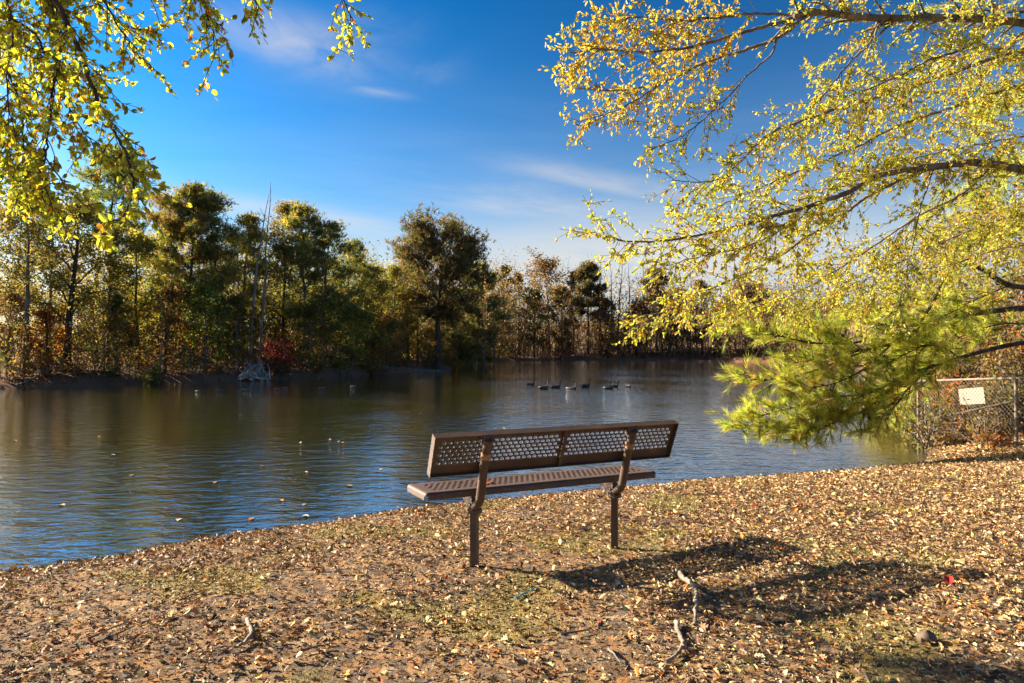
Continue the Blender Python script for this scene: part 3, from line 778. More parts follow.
SH = [
 (285, 336, 1.0, P_RED, 1.1, 1500, 'red leaved shrub right of the dead branch pile'),
 (272, 345, 1.6, P_RED, .8, 700, 'small red shrub behind the dead branch pile'),
 (152, 366, .35, P_GREEN, .7, 900, 'bright green low shrub at the left waterline'),
 (46, 357, .8, P_ORANGE, .7, 500, 'orange low shrub at the waterline on the left'),
 (80, 358, .8, P_BROWN, .9, 500, 'low brown shrub beside the thick dark trunk base'),
 (14, 356, .8, P_TAN, .9, 200, 'grey twiggy shrub at the water edge by the left photo edge'),
 (112, 357, .7, P_OLIVE, .8, 700, 'low olive shrub left of the bright green shrub'),
 (192, 348, .6, P_TAN, 1.0, 120, 'grey leafless brush right of the bright green shrub'),
 (218, 358, .6, P_BROWN, .9, 500, 'brown low shrub left of the dead branch pile'),
 (318, 358, .6, P_OLIVE, .9, 800, 'olive shrub at the waterline right of the red shrub'),
 (340, 354, .8, P_GREEN, 1.2, 1300, 'dark green round shrub at the water before the fallen log'),
 (372, 356, .8, P_OLIVE, 1.1, 900, 'yellow green shrub at the left end of the fallen log'),
 (404, 358, 2.0, P_BROWN, 1.1, 600, 'brown shrub behind the middle of the fallen log'),
 (455, 362, 1.0, P_ORANGE, .9, 500, 'orange shrub at the foot of the big lone pine'),
 (464, 362, 1.2, P_YEL, .8, 500, 'yellow shrub next to the orange one under the big lone pine'),
 (482, 358, 3.0, P_DKGREEN, 1.2, 700, 'dark green spreading shrub on the point right of the big lone pine'),
]
for i, (px, top, ex, pal, R, n, lab) in enumerate(SH):
    d = bank_d(px) + ex; x = (px - 512) / FPX * d; z = gz(x, d); H = max(.5, CAMZ + (HOR - top) / FPX * d - z)
    shrub('shrub', lab, x, d, H, R, pal, n, .11, 600 + i, group=GS)
d = 88.5; shrub('shrub', 'yellow green shrub at the left end of the far waterline', (505 - 512) / FPX * d, d, 2.0, 1.5, P_YEL, 700, .2, 640)
d = 90; shrub('shrub', 'orange brown shrub on the far waterline behind the geese', (566 - 512) / FPX * d, d + 2, 2.0, 1.8, P_ORANGE, 500, .22, 641)

# undergrowth that reads as one mass
def undergrowth(name, label, poly, nw, hmax, ls, pal, seed, per=45, clump=4.0, rw=.02):
    """wands with side twigs, leaves held on the twigs"""
    rg = np.random.default_rng(seed); lv = MB()
    P_ = np.array(poly, float)
    seg = rg.integers(0, len(P_) - 1, nw); f = rg.random(nw)
    base = P_[seg] * (1 - f[:, None]) + P_[seg + 1] * f[:, None]
    x = base[:, 0] + rg.normal(0, .4, nw); y = base[:, 1] + .35 + rg.random(nw) ** 1.5 * base[:, 2]
    ph = np.clip(.55 + .5 * np.sin(x / clump * 2.3 + y * .35 + seed) * np.sin(x / clump * 5.1 + 1.3 * seed) + rg.normal(0, .15, nw), .15, 1.1)
    z = ground_z(x, y); C, cc = [], []
    for i in range(nw):
        h_ = hmax * ph[i]; wc = np.array([.13, .105, .08]) * rg.uniform(.5, 1.9)
        Q = limb_path(rg, (x[i], y[i], z[i] - .1), (rg.normal(0, .28), rg.normal(0, .28), 1), h_, 5, 0, .12)
        tube(lv, Q, np.linspace(rw, rw * .3, 5), 3, wc, cap=False)
        k_ = int(per * ph[i]); c0 = np.array(pal[rg.choice(len(pal), p=np.array([q_[3] for q_ in pal]) / sum(q_[3] for q_ in pal))][:3])
        for j in range(4):
            W = limb_path(rg, Q[rg.integers(1, 5)], (rg.normal(), rg.normal(), .6), h_ * rg.uniform(.15, .4), 4, 0, .2)
            tube(lv, W, np.linspace(rw * .4, rw * .15, 4), 3, wc, cap=False)
            C.append(W[rg.integers(0, 4, k_ // 4)] + rg.normal(0, h_ * .045, (k_ // 4, 3))); cc.append(np.tile(c0, (k_ // 4, 1)))
    C = np.concatenate(C); cc = np.concatenate(cc); cc = cc * (1 + rg.normal(0, .25, (len(cc), 1)))
    add_quads(lv, rg, C, ls, np.clip(cc, .01, .6))
    return tag(lv.build(name, M_LEAF_FAR, smooth=False), label, 'undergrowth', kind='stuff')
ug = [(x_, y_, 7) for x_, y_ in left_bank[5::-1]] + [(-9.1, 43.7, 8), (-6.1, 51, 10), (-5.2, 56, 10)]
undergrowth('undergrowth', 'tangled brown and olive undergrowth between the trees of the left bank', ug, 1000, 2.6, .115, P_BROWN + P_OLIVE + P_GREEN[:2] + P_RUST + P_ORANGE[:2], 1, 52)
uf = [(x_, y_ , 16) for x_, y_ in [(-6.2, 62), (-4.5, 74), (-1.5, 86), (6.6, 91), (15, 89), (24, 86), (31, 78), (35, 66)]]
undergrowth('distant_thicket', 'brown leafless thicket below the trees of the far wood', uf, 1700, 10.5, .25, [(.3, .2, .11, 4), (.22, .16, .095, 4), (.4, .24, .11, 2), (.28, .25, .09, 1)], 3, 60, 9.0, .04)

bgp = [(x_ - 2, y_ + 11, 9) for x_, y_ in left_bank[5::-1]] + [(-11, 54, 8), (-10, 62, 12), (-8, 74, 14)]
undergrowth('background_wood', 'hazy olive and brown wood behind the trees of the left bank', bgp, 1500, 6.5, .18, P_OLIVE + P_BROWN + P_GREENGOLD, 5, 130, 5.0, .03)
# ------------------------------------------------------------------ dead branch pile, log, geese
def poly_local(P, o): return np.asarray(P) - np.asarray(o)
pd = bank_d(250) - .35
po = at(250, 347, pd); po[2] = ZW
e = empty('dead_branches', po); q = MB(); rg = np.random.default_rng(77)
for i in range(34):
    a0 = np.array([rg.uniform(-.9, 1.1), rg.uniform(-.3, .5), rg.uniform(-.05, .15)])
    tp = np.array([.15 + rg.normal(0, .35), .5, .75 + rg.uniform(-.3, .5)])
    Q = catmull([a0, a0 * .5 + tp * .5 + rg.normal(0, .1, 3), tp], 4)
    tube(q, Q, np.linspace(.04, .018, len(Q)), 4, cap=False)
    for j in range(2):
        W = limb_path(rg, Q[rg.integers(2, len(Q))], rg.normal(0, 1, 3), .45, 4, 0, .2); tube(q, W, np.linspace(.012, .005, 4), 3, cap=False)
q.build('branches', M_BARK_WHITE, e); tag(e, 'pale dead branch pile washed up at the left waterline', 'branch pile')
lg = MB(); Q = catmull([at(372, 366, 44.6), at(395, 369, 47.2), at(425, 371, 49.6), at(452, 372, 51.5)], 5); o0 = Q[0].copy()
tube(lg, Q - o0, np.linspace(.2, .1, len(Q)), 8)
o = lg.build('fallen_log', M_BARK_GREY, loc=tuple(o0)); tag(o, 'grey fallen log lying along the waterline below the big lone pine', 'log')
q = MB(); Q = limb_path(rg, (0, 0, 0), (1, 0, .55), 1.9, 6, 0, .1); tube(q, Q, np.linspace(.06, .02, 6), 6)
for j in range(5):
    W = limb_path(rg, Q[rg.integers(1, 5)], (rg.normal(), rg.normal(), 1), .7, 4, 0, .15); tube(q, W, np.linspace(.02, .007, 4), 4, cap=False)
p0 = at(18, 372, bank_d(20) + .2); p0[2] = gz(p0[0], p0[1]) - .02
tag(q.build('fallen_branch', M_BARK_GREY, loc=tuple(p0)), 'grey fallen branch lying on the bank at the left edge of the water', 'branch')

def bird_mesh(s, colb, coln, colw, neck=1.0):
    q = MB()
    # spine from tail through body, neck, head to beak: (x, z, ry, rz, colour)
    S = [(-.40, .12, .01, .006, colb), (-.33, .125, .06, .03, colw), (-.22, .11, .12, .075, colb), (-.05, .09, .155, .11, colb), (.12, .09, .145, .115, colb), (.24, .11, .10, .1, colb),
         (.29, .17, .055, .06, colb), (.31, .17 + .1 * neck, .032, .036, coln), (.315, .17 + .2 * neck, .028, .03, coln), (.33, .18 + .28 * neck, .034, .036, coln), (.38, .19 + .285 * neck, .034, .036, coln), (.43, .18 + .27 * neck, .018, .016, (.03, .03, .03)), (.475, .175 + .265 * neck, .008, .006, (.03, .03, .03))]
    C = np.array([[a[0], 0, a[1]] for a in S]); T = unit(np.gradient(C, axis=0)); k = 10
    ang = np.linspace(0, 2 * math.pi, k, endpoint=False)
    V = []
    for c_, t_, a in zip(C, T, S):
        up = np.array([-t_[2], 0, t_[0]])
        V.append(c_ + np.cos(ang)[:, None] * np.array([0, a[2], 0]) + np.sin(ang)[:, None] * up * a[3])
    V = np.array(V).reshape(-1, 3) * s; n = len(S)
    F, cc = [], []
    for i in range(n - 1):
        for j in range(k):
            F.append([i * k + j, i * k + (j + 1) % k, (i + 1) * k + (j + 1) % k, (i + 1) * k + j]); cc.append(S[i][4])
    q.add(V, F, np.array(cc)); q.add(np.vstack([V[:k], V[:k].mean(0)]), [[(j + 1) % k, j, k] for j in range(k)], np.array(colb))
    return q.mesh('goose', M_FEATHER)
GOOSE = bird_mesh(.68, (.05, .038, .028), (.01, .01, .01), (.3, .28, .26)); DUCK = bird_mesh(.42, (.16, .14, .12), (.08, .07, .06), (.26, .24, .21), .15)
RB = [(530, 385, 0, 'dark goose at the left of the flock, set apart from the rest'), (543, 389, 0, 'dark goose with the longest visible body, second from the left of the flock'), (555, 388, 0, 'dark goose third from the left of the flock'),
      (571, 389, 0, 'dark goose fourth from the left, in the middle of the flock'), (585, 387, 0, 'dark goose fifth from the left, right of a pair in the middle'), (608, 389, 0, 'dark goose overlapping another, the left one of the pair'),
      (613, 387, 0, 'dark goose overlapping another, the right one of the pair'), (628, 387, 1.3, 'dark goose at the right end of the flock, seen end on with raised neck')]
for i, (px, py, rz, lab) in enumerate(RB):
    d = (CAMZ - ZW) / (py - HOR) * FPX
    o = bpy.data.objects.new('goose', GOOSE); COL.objects.link(o); o.location = ((px - 512) / FPX * d, d, ZW - .025); o.rotation_euler = (0, 0, rz + (i * 37 % 10 - 5) * .12)
    o.scale = (1, 1, 1.0 + .14 * (i * 5 % 3 - 1)); tag(o, lab, 'goose', 'geese swimming in front of the far wood')
LB = [(198, 391, 'pale duck leftmost below the left bank'), (219, 390, 'pale duck second from the left, left of the dead branch pile'), (247, 390, 'pale duck swimming just below the dead branch pile'), (256, 389.5, 'pale duck close right of the one below the branch pile'),
      (277, 389, 'pale duck left of a close pair right of the branch pile'), (285, 388, 'pale duck right of a close pair right of the branch pile'), (322, 388, 'pale duck swimming alone with raised wings right of the others'), (353, 386.5, 'pale duck farthest right below the left bank')]
for i, (px, py, lab) in enumerate(LB):
    d = (CAMZ - ZW) / (py - HOR) * FPX
    o = bpy.data.objects.new('duck', DUCK); COL.objects.link(o); o.scale = (1, 1, .7); o.location = ((px - 512) / FPX * d, d, ZW - .015); o.rotation_euler = (0, 0, (i * 53 % 10 - 5) * .08 + (3.14 if i % 3 == 1 else 0))
    tag(o, lab.replace(' with raised wings', ''), 'duck', 'pale ducks under the left bank')

# floating leaves
fl = [(13, 441), (99, 437), (116, 455), (215, 482), (239, 415), (301, 443), (266, 466), (304, 472), (338, 442), (344, 443), (307, 504), (302, 516), (250, 520), (353, 486), (180, 519), (420, 414), (330, 440), (214, 541), (280, 500), (130, 476), (505, 429), (540, 424), (60, 505), (380, 470)]
lm = []
for k_, cl in enumerate(((.55, .18, .03), (.5, .3, .12), (.6, .5, .38))):
    qq = MB(); add_leaves(qq, R0, np.array([[0, 0, 0.0]]), np.array([[1, 0, .05]]), np.array([.085]), np.array([.06]), np.array([cl]), curl=.15, N=np.array([[0, 0, 1.0]])); lm.append(qq.mesh('floating_leaf', M_LITTER))
for i, (px, py) in enumerate(fl):
    d = (CAMZ - ZW) / (py - HOR) * FPX
    o = bpy.data.objects.new('floating_leaf', lm[i % 3]); COL.objects.link(o); o.location = ((px - 512) / FPX * d, d, ZW + .006); o.rotation_euler = (0, 0, i * 1.7)
    tag(o, 'small dry leaf floating on the rippled pond', 'leaf', 'leaves floating on the pond')

# ------------------------------------------------------------------ fence with sign
F0 = np.array([7.49, 12.6]); F1 = np.array([7.67, 10.4]); F2 = np.array([7.95, 7.6])
m, nt, out = newmat('galvanised_steel'); t = NT(nt)
tc = t.n('ShaderNodeTexCoord').outputs['Object']; nz = t.noise(tc, 9, 5)
c = t.ramp(nz.outputs[0], [(.35, (.12, .085, .06)), (.55, (.2, .165, .125)), (.7, (.15, .08, .045))])
p = t.n('ShaderNodeBsdfPrincipled', ins={'Base Color': c, 'Roughness': .7, 'Metallic': .2}); t.link(p.outputs[0], out.inputs[0]); M_STEEL = m
fz0 = at(918, 449, 12.6)[2]; fz1 = at(1016, 459, 10.4)[2]
fo = np.array([F1[0], F1[1], fz1]); fe = empty('chain_link_fence', fo)
tag(fe, 'chain link fence running down the right bank into the pond', 'fence')
HF0, HF1 = at(918, 381, 12.6)[2], at(1016, 378, 10.4)[2]
A = np.array([F0[0], F0[1], fz0]); Bp = np.array([F1[0], F1[1], fz1]); Cp = np.array([F2[0], F2[1], gz(*F2)])
At = np.array([F0[0], F0[1], HF0]); Bt = np.array([F1[0], F1[1], HF1]); Ct = Cp + [0, 0, 1.25]
for b_, t_ in ((A, At), (Bp, Bt), (Cp, Ct)):
    q = MB(); tube(q, [b_ - fo - [0, 0, .3], (b_ + t_) / 2 - fo, t_ - fo + [0, 0, .04]], .026, 8)
    pp = q.build('post', M_STEEL, fe)
    q = MB(); tube(q, [t_ - fo + [0, 0, .04], t_ - fo + [0, 0, .065], t_ - fo + [0, 0, .075]], [.036, .03, .008], 8); q.build('cap', M_STEEL, pp)
for s_, e_ in ((At, Bt), (Bt, Ct)):
    q = MB(); tube(q, [s_ - fo, e_ - fo], .021, 8); q.build('rail', M_STEEL, fe)
for s_, e_ in ((A, Bp), (Bp, Cp)):
    q = MB(); tube(q, [s_ - fo + [0, 0, .08], e_ - fo + [0, 0, .08]], .018, 8); q.build('rail', M_STEEL, fe)
q = MB(); tube(q, [A - fo + [0, 0, .5], Bt * .72 + Bp * .28 - fo], .017, 8); q.build('brace', M_BARK, fe)
def wire_panel(b0, b1, t0, t1):
    q = MB(); Ln = np.linalg.norm(b1[:2] - b0[:2]); Hh = t0[2] - b0[2]; st_ = .075
    def pt(u, v):
        u = u / Ln; v = v / Hh
        return (b0 * (1 - u) + b1 * u) * (1 - v) + (t0 * (1 - u) + t1 * u) * v - fo
    nrm = np.array([.006, 0, 0]); k_ = np.arange(-Hh, Ln, st_)
    for s_ in k_:
        for sg in (1, -1):
            u0, v0, u1, v1 = s_, 0.08, s_ + Hh, Hh
            if sg < 0: u0, u1 = Ln - u0, Ln - u1
            # clip to the panel
            if sg > 0:
                if u0 < 0: v0 = v0 - u0 * (v1 - v0) / (u1 - u0); u0 = 0
                if u1 > Ln: v1 = v0 + (Ln - u0) * 1.0 if v0 + (Ln - u0) < Hh else Hh; u1 = Ln
            else:
                if u0 > Ln: v0 = v0 + (u0 - Ln); u0 = Ln
                if u1 < 0: v1 = min(Hh, v0 + u0); u1 = 0
            if v1 - v0 < .03 or v0 >= Hh: continue
            tube(q, [pt(u0, v0) + nrm * sg, pt(u1, v1) + nrm * sg], .0024, 3, cap=False)
    return q
wire_panel(A, Bp, At, Bt).build('wire_mesh', M_STEEL, fe); wire_panel(Bp, Cp, Bt, Ct).build('wire_mesh', M_STEEL, fe)
q = MB()
dirf = unit(np.array([F1[0] - F0[0], F1[1] - F0[1], 0])); 
sc_ = (at(957, 396, 11.55) + at(983, 396, 11.05)) / 2
pc = [at(957, 389, 0), at(983, 386, 0)]
def on_fence(px, py, off=.022):
    # ray through the pixel meets the fence plane
    r_ = np.array([(px - 512) / FPX, 1, -(py - HOR) / FPX]); a_ = np.array([F0[0], F0[1]]); dx = F1 - F0
    # (r*t) on line F0 + s*dx
    M_ = np.array([[r_[0], -dx[0]], [1, -dx[1]]]); tt_, s_ = np.linalg.solve(M_, a_)
    return np.array([0, 0, CAMZ]) + r_ * tt_ + np.array([off, 0, 0])
cs = [on_fence(959, 405), on_fence(984, 403.5), on_fence(982, 387), on_fence(957, 389)]
sgo = sum(cs) / 4
th = np.array([-.006, 0, 0])
V = [c_ - sgo for c_ in cs] + [c_ - sgo + th for c_ in cs]
q.add(V, [[0, 1, 2, 3], [7, 6, 5, 4], [0, 4, 5, 1], [1, 5, 6, 2], [2, 6, 7, 3], [3, 7, 4, 0]], np.array([.3, .27, .22]))
so = q.build('sign', M_TINT, loc=tuple(sgo), smooth=False); tag(so, 'weathered blank white sign hung on the chain link fence', 'sign')

# ------------------------------------------------------------------ near trees
P_NEAR = [(.64, .55, .06, 4), (.53, .53, .06, 4), (.3, .35, .05, 3.4), (.64, .37, .045, 1.4), (.55, .2, .03, .5)]
P_NEAR_OR = [(.64, .47, .05, 4), (.6, .36, .04, 2.5), (.54, .48, .055, 3), (.48, .2, .03, .6), (.34, .36, .045, 1.4)]
P_NEAR_L = [(.56, .55, .05, 4), (.38, .44, .045, 4), (.62, .5, .05, 2.5), (.2, .26, .035, 1.3), (.6, .28, .03, .5), (.45, .13, .02, .25)]
def leafy_limb(wood, lv, rng, pts, r0, r1, pal, start=.2, dens=1.0, tw=(.35, .95), L=(.05, .085), gap=.1, droop=-.15, step_leaf=.035, o=np.zeros(3), colfun=None, wl=.42):
    P_ = catmull(pts, 7) - o; n = len(P_)
    P_[2:-1] += rng.normal(0, .004, (n - 3, 3))
    tube(wood, P_, np.linspace(r0, r1, n), 8)
    seg = np.linalg.norm(np.diff(P_, axis=0), axis=1); S = np.concatenate([[0], np.cumsum(seg)]); tot = S[-1]
    s = tot * start; side = 1; CC, DD_, NN = [], [], []
    def leaves_on(Q):
        sg = np.linalg.norm(np.diff(Q, axis=0), axis=1); tl = sg.sum(); m_ = max(2, int(tl / step_leaf * dens * DENS))
        for f in np.sort(rng.random(m_)):
            i = min(int(f * (len(Q) - 1)), len(Q) - 2); b = Q[i] + (Q[i + 1] - Q[i]) * (f * (len(Q) - 1) - i)
            CC.append(b); DD_.append(unit(Q[i + 1] - Q[i]) * .7 + rand_unit(rng, 1)[0] * .8 + [0, 0, -.25])
    while s < tot:
        f = np.searchsorted(S, s) - 1; f = min(max(f, 0), n - 2); b = P_[f] + (P_[f + 1] - P_[f]) * ((s - S[f]) / max(seg[f], 1e-6))
        T_ = unit(P_[f + 1] - P_[f]); side = -side
        nrm = unit(rng.normal(0, 1, 3)); sd = unit(np.cross(T_, nrm))
        ang = rng.uniform(.45, 1.0)
        d0 = T_ * math.cos(ang) + sd * math.sin(ang) + np.array([0, 0, droop * .4])
        Ln = rng.uniform(*tw) * (1 - .45 * s / tot)
        Q = limb_path(rng, b, d0, Ln, 6, droop, .12)
        tube(wood, Q, np.linspace(max(.0035, r1 * .6), .0018, 6), 4, cap=False)
        leaves_on(Q[1:])
        for j in range(rng.integers(2, 5)):
            i = rng.integers(1, 5)
            W = limb_path(rng, Q[i], unit(Q[i] - Q[i - 1]) + rng.normal(0, .7, 3), Ln * rng.uniform(.25, .55), 4, droop, .15)
            tube(wood, W, np.linspace(.0025, .0013, 4), 3, cap=False); leaves_on(W)
        s += gap * rng.uniform(.6, 1.5)
    CC = np.array(CC); DD_ = np.array(DD_); m_ = len(CC)
    Ls = rng.uniform(*L, m_); col = pick(rng, pal, m_, .2)
    add_leaves(lv, rng, CC, DD_, Ls, Ls * rng.uniform(wl * .8, wl * 1.25, m_), col, curl=.15)
    return m_

DENS = 1.0
def px_path(lst): return [at(*q) for q in lst]
rng = np.random.default_rng(21); DENS = 1.6
TRX, TRY = 7.9, 7.7; to = np.array([TRX, TRY, gz(TRX, TRY)])
wood, lv = MB(), MB()
tk = catmull([[0, 0, -.3], [0, 0, .6], [.06, .05, 2.2], [-.05, .1, 4.0], [.1, 0, 6.0], [0, .2, 8.6]], 5)
tube(wood, tk, np.interp(np.linspace(0, 1, len(tk)), [0, .1, .5, 1], [.34, .25, .17, .04]), 12)
def trunk_at(z): 
    i = np.argmin(np.abs(tk[:, 2] + to[2] - z)); return tk[i] + to
cnt = 0
RL = [
 # (points, r0, r1, palette, start, gap, dens, twig)
 ([(1100, 40, 7.3), (1024, 22, 7.0), (940, 16, 6.7), (880, 17, 6.5), (820, 11, 6.4), (795, 16, 6.35)], .075, .035, P_NEAR, .35, .13, .9, (.3, .8), 4.6),
 ([(800, 15, 6.4), (778, 22, 6.35), (752, 29, 6.3), (716, 40, 6.2), (679, 48, 6.1), (639, 51, 6.0), (602, 48, 5.95), (570, 52, 5.9)], .034, .006, P_NEAR_OR, .3, .1, 1.0, (.3, .75), None),
 ([(800, 20, 6.4), (778, 37, 6.45), (745, 49, 6.5), (705, 62, 6.55), (679, 75, 6.6), (646, 86, 6.6), (613, 90, 6.6), (577, 88, 6.6)], .034, .006, P_NEAR_OR, .35, .11, 1.0, (.3, .7), None),
 ([(790, 14, 6.35), (760, 12, 6.2), (720, 16, 6.1), (680, 19, 6.0), (640, 16, 5.9), (600, 22, 5.8)], .02, .005, P_NEAR_OR, .2, .1, 1.0, (.3, .6), None),
 ([(778, 37, 6.45), (771, 55, 6.4), (745, 77, 6.4), (730, 95, 6.35), (701, 121, 6.3), (680, 137, 6.3), (648, 150, 6.25)], .018, .004, P_NEAR, .3, .12, .85, (.25, .5), None),
 ([(660, 84, 6.6), (635, 100, 6.5), (610, 112, 6.5), (575, 122, 6.45)], .012, .004, P_NEAR_OR, .1, .1, 1.0, (.2, .45), None),
 ([(1100, 60, 7.6), (1024, 50, 7.3), (960, 70, 7.0), (900, 90, 6.9), (850, 105, 6.8), (800, 121, 6.6), (767, 135, 6.5), (745, 157, 6.4), (715, 180, 6.3), (672, 180, 6.3)], .04, .005, P_NEAR, .2, .1, .95, (.3, .75), 4.3),
 ([(1100, 90, 7.6), (1024, 85, 7.4), (960, 105, 7.3), (900, 125, 7.2), (850, 150, 7.1), (800, 170, 7.0), (760, 188, 6.9), (710, 210, 6.8)], .034, .005, P_NEAR, .2, .1, .95, (.3, .75), 4.0),
 ([(885, 17, 6.5), (868, 45, 6.5), (845, 68, 6.6), (820, 100, 6.6), (790, 128, 6.6)], .02, .005, P_NEAR, .1, .11, .9, (.3, .6), None),
 ([(1000, 20, 6.9), (970, 45, 6.5), (930, 60, 6.3), (890, 80, 6.2), (850, 95, 6.1)], .02, .005, P_NEAR, .1, .1, .95, (.3, .7), None),
 ([(1100, 185, 7.3), (1024, 169, 7.0), (978, 162, 6.8), (947, 165, 6.7), (912, 169, 6.6), (877, 176, 6.5), (846, 193, 6.4), (815, 204, 6.3), (774, 216, 6.2), (716, 231, 6.1), (650, 242, 6.0), (600, 236, 5.9)], .085, .006, P_NEAR, .3, .085, 1.0, (.3, .75), 3.3),
 ([(940, 166, 6.7), (900, 180, 6.8), (870, 195, 6.9), (845, 213, 6.9), (805, 238, 6.9), (770, 262, 6.9), (720, 285, 6.9), (680, 303, 6.9), (640, 324, 6.9)], .034, .005, P_NEAR, .25, .085, 1.05, (.3, .65), None),
 ([(990, 168, 6.9), (960, 195, 7.1), (925, 212, 7.3), (890, 235, 7.5), (850, 262, 7.6), (805, 288, 7.7), (760, 306, 7.8), (715, 318, 7.9)], .03, .005, P_NEAR, .25, .085, 1.0, (.3, .7), None),
 ([(935, 167, 6.7), (922, 205, 6.6), (913, 245, 6.5), (903, 290, 6.5), (893, 325, 6.5)], .014, .004, P_NEAR, .2, .12, .8, (.2, .45), None),
 ([(1100, 220, 7.8), (1024, 215, 7.9), (960, 235, 8.0), (900, 262, 8.1), (850, 288, 8.2), (800, 312, 8.3)], .03, .005, P_NEAR, .2, .085, 1.0, (.35, .8), 2.9),
 ([(1100, 250, 8.2), (1024, 245, 8.4), (960, 262, 8.5), (900, 290, 8.6), (850, 312, 8.7)], .026, .005, P_NEAR, .2, .09, 1.0, (.35, .8), 2.7),
 ([(1060, 130, 7.6), (1000, 140, 7.7), (950, 150, 7.8), (900, 162, 7.9), (860, 170, 8.0)], .02, .005, P_NEAR, .1, .09, 1.0, (.35, .8), None),
 ([(816, 204, 6.3), (790, 225, 6.2), (750, 245, 6.1), (705, 255, 6.1), (660, 268, 6.1)], .012, .004, P_NEAR, .15, .09, 1.0, (.25, .55), None),
]
for pts, r0, r1, pal, stt, gap, dens, tw, att in RL:
    pp = px_path(pts)
    if att: pp = [trunk_at(att)] + pp
    cnt += leafy_limb(wood, lv, rng, pp, r0 * .6, r1 * .8, pal, stt, dens, (tw[0] * 1.1, tw[1] * 1.2), (.03, .054), gap * .38, o=to)
# upper crown outside the picture
for i in range(16):
    z0 = rng.uniform(4.6, 8.3); a = i * 2.4; Ln = rng.uniform(1.6, 3.2) * (1 - (z0 - 4.6) / 7)
    b = trunk_at(z0); dv = np.array([math.cos(a), math.sin(a), .25])
    cnt += leafy_limb(wood, lv, rng, [b, b + dv * Ln * .5 + [0, 0, .15], b + dv * Ln], .04, .006, P_NEAR, .3, .5, (.4, .9), (.05, .085), .16, o=to)
e = empty('oak_tree', to); wood.build('trunk', M_BARK_GREY, e); lv.build('crown', M_LEAF, e, smooth=False)
tag(e, 'yellow and orange leaved tree reaching over the water from the right', 'tree')

# left overhanging tree
rng = np.random.default_rng(33); DENS = 1.7
to = np.array([-6.0, 3.6, gz(-6.0, 3.6)]); wood, lv = MB(), MB()
tk = catmull([[0, 0, -.3], [0, 0, .8], [.1, .05, 2.4], [.3, .1, 4.4], [.3, .2, 6.4], [.4, .2, 8.8]], 5)
tube(wood, tk, np.interp(np.linspace(0, 1, len(tk)), [0, .1, .5, 1], [.3, .22, .15, .04]), 12)
LL = [
 ([(-60, -160, 4.9), (20, -70, 4.8), (48, 0, 4.75), (59, 41, 4.7), (52, 85, 4.7), (48, 126, 4.65), (44, 160, 4.6), (40, 190, 4.6)], .03, .004, .3, .1, 4.8),
 ([(-40, -150, 4.6), (30, -50, 4.55), (54, 0, 4.5), (74, 41, 4.45), (87, 74, 4.4), (100, 108, 4.4), (111, 126, 4.35), (128, 160, 4.3), (134, 200, 4.2), (128, 215, 4.2)], .032, .004, .3, .1, 4.8),
 ([(-90, -100, 5.2), (-30, -20, 5.2), (0, 11, 5.2), (33, 33, 5.2), (48, 63, 5.15), (70, 110, 5.1), (95, 150, 5.0)], .022, .004, .3, .095, 4.4),
 ([(-120, -40, 5.6), (-40, 20, 5.6), (0, 60, 5.5), (20, 110, 5.4), (25, 160, 5.3), (45, 195, 5.2)], .02, .004, .3, .08, 4.0),
 ([(-120, 40, 5.7), (-50, 90, 5.6), (0, 125, 5.5), (22, 170, 5.4), (50, 205, 5.3)], .018, .004, .3, .08, 3.6),
 ([(-40, -120, 5.0), (40, -60, 5.0), (95, -10, 5.0), (120, 30, 5.0), (135, 55, 5.0)], .02, .004, .3, .1, 4.9),
 ([(20, -200, 5.2), (110, -120, 5.2), (170, -50, 5.1), (200, 0, 5.1), (212, 35, 5.0), (214, 58, 5.0)], .02, .004, .5, .1, 5.3),
 ([(120, -140, 5.1), (200, -70, 5.0), (240, -25, 5.0), (258, 6, 5.0)], .014, .004, .55, .1, None),
 ([(180, -160, 5.2), (270, -90, 5.2), (325, -35, 5.1), (345, 4, 5.1), (352, 20, 5.1)], .014, .004, .72, .12, None),
 ([(-90, 120, 5.2), (-30, 150, 5.1), (0, 155, 5.0), (30, 180, 4.9), (52, 205, 4.8)], .014, .004, .3, .085, None),
 ([(-60, -60, 4.8), (0, -10, 4.7), (10, 40, 4.7), (5, 90, 4.7), (14, 140, 4.7)], .014, .004, .25, .1, None),
 ([(-150, 60, 6.0), (-60, 20, 6.1), (0, 35, 6.1), (60, 60, 6.1), (100, 75, 6.0)], .018, .004, .3, .09, 3.9),
 ([(-10, -80, 5.6), (60, -40, 5.6), (110, 15, 5.6), (150, 30, 5.6), (165, 15, 5.5)], .014, .004, .35, .1, None),
]
def trunk_l(z):
    i = np.argmin(np.abs(tk[:, 2] + to[2] - z)); return tk[i] + to
for pts, r0, r1, stt, gap, att in LL:
    pp = px_path([(a_, b_, c_ * .93) for a_, b_, c_ in pts])
    if att: pp = [trunk_l(att)] + pp
    else:  # spring from the neighbouring limb outside the picture
        pp = [trunk_l(min(5.4, pp[0][2]))] + pp
    leafy_limb(wood, lv, rng, pp, r0 * .7, r1 * .8, P_NEAR_L, stt, .8, (.2, .62), (.034, .056), gap * .42, droop=-.4, o=to, wl=.55)
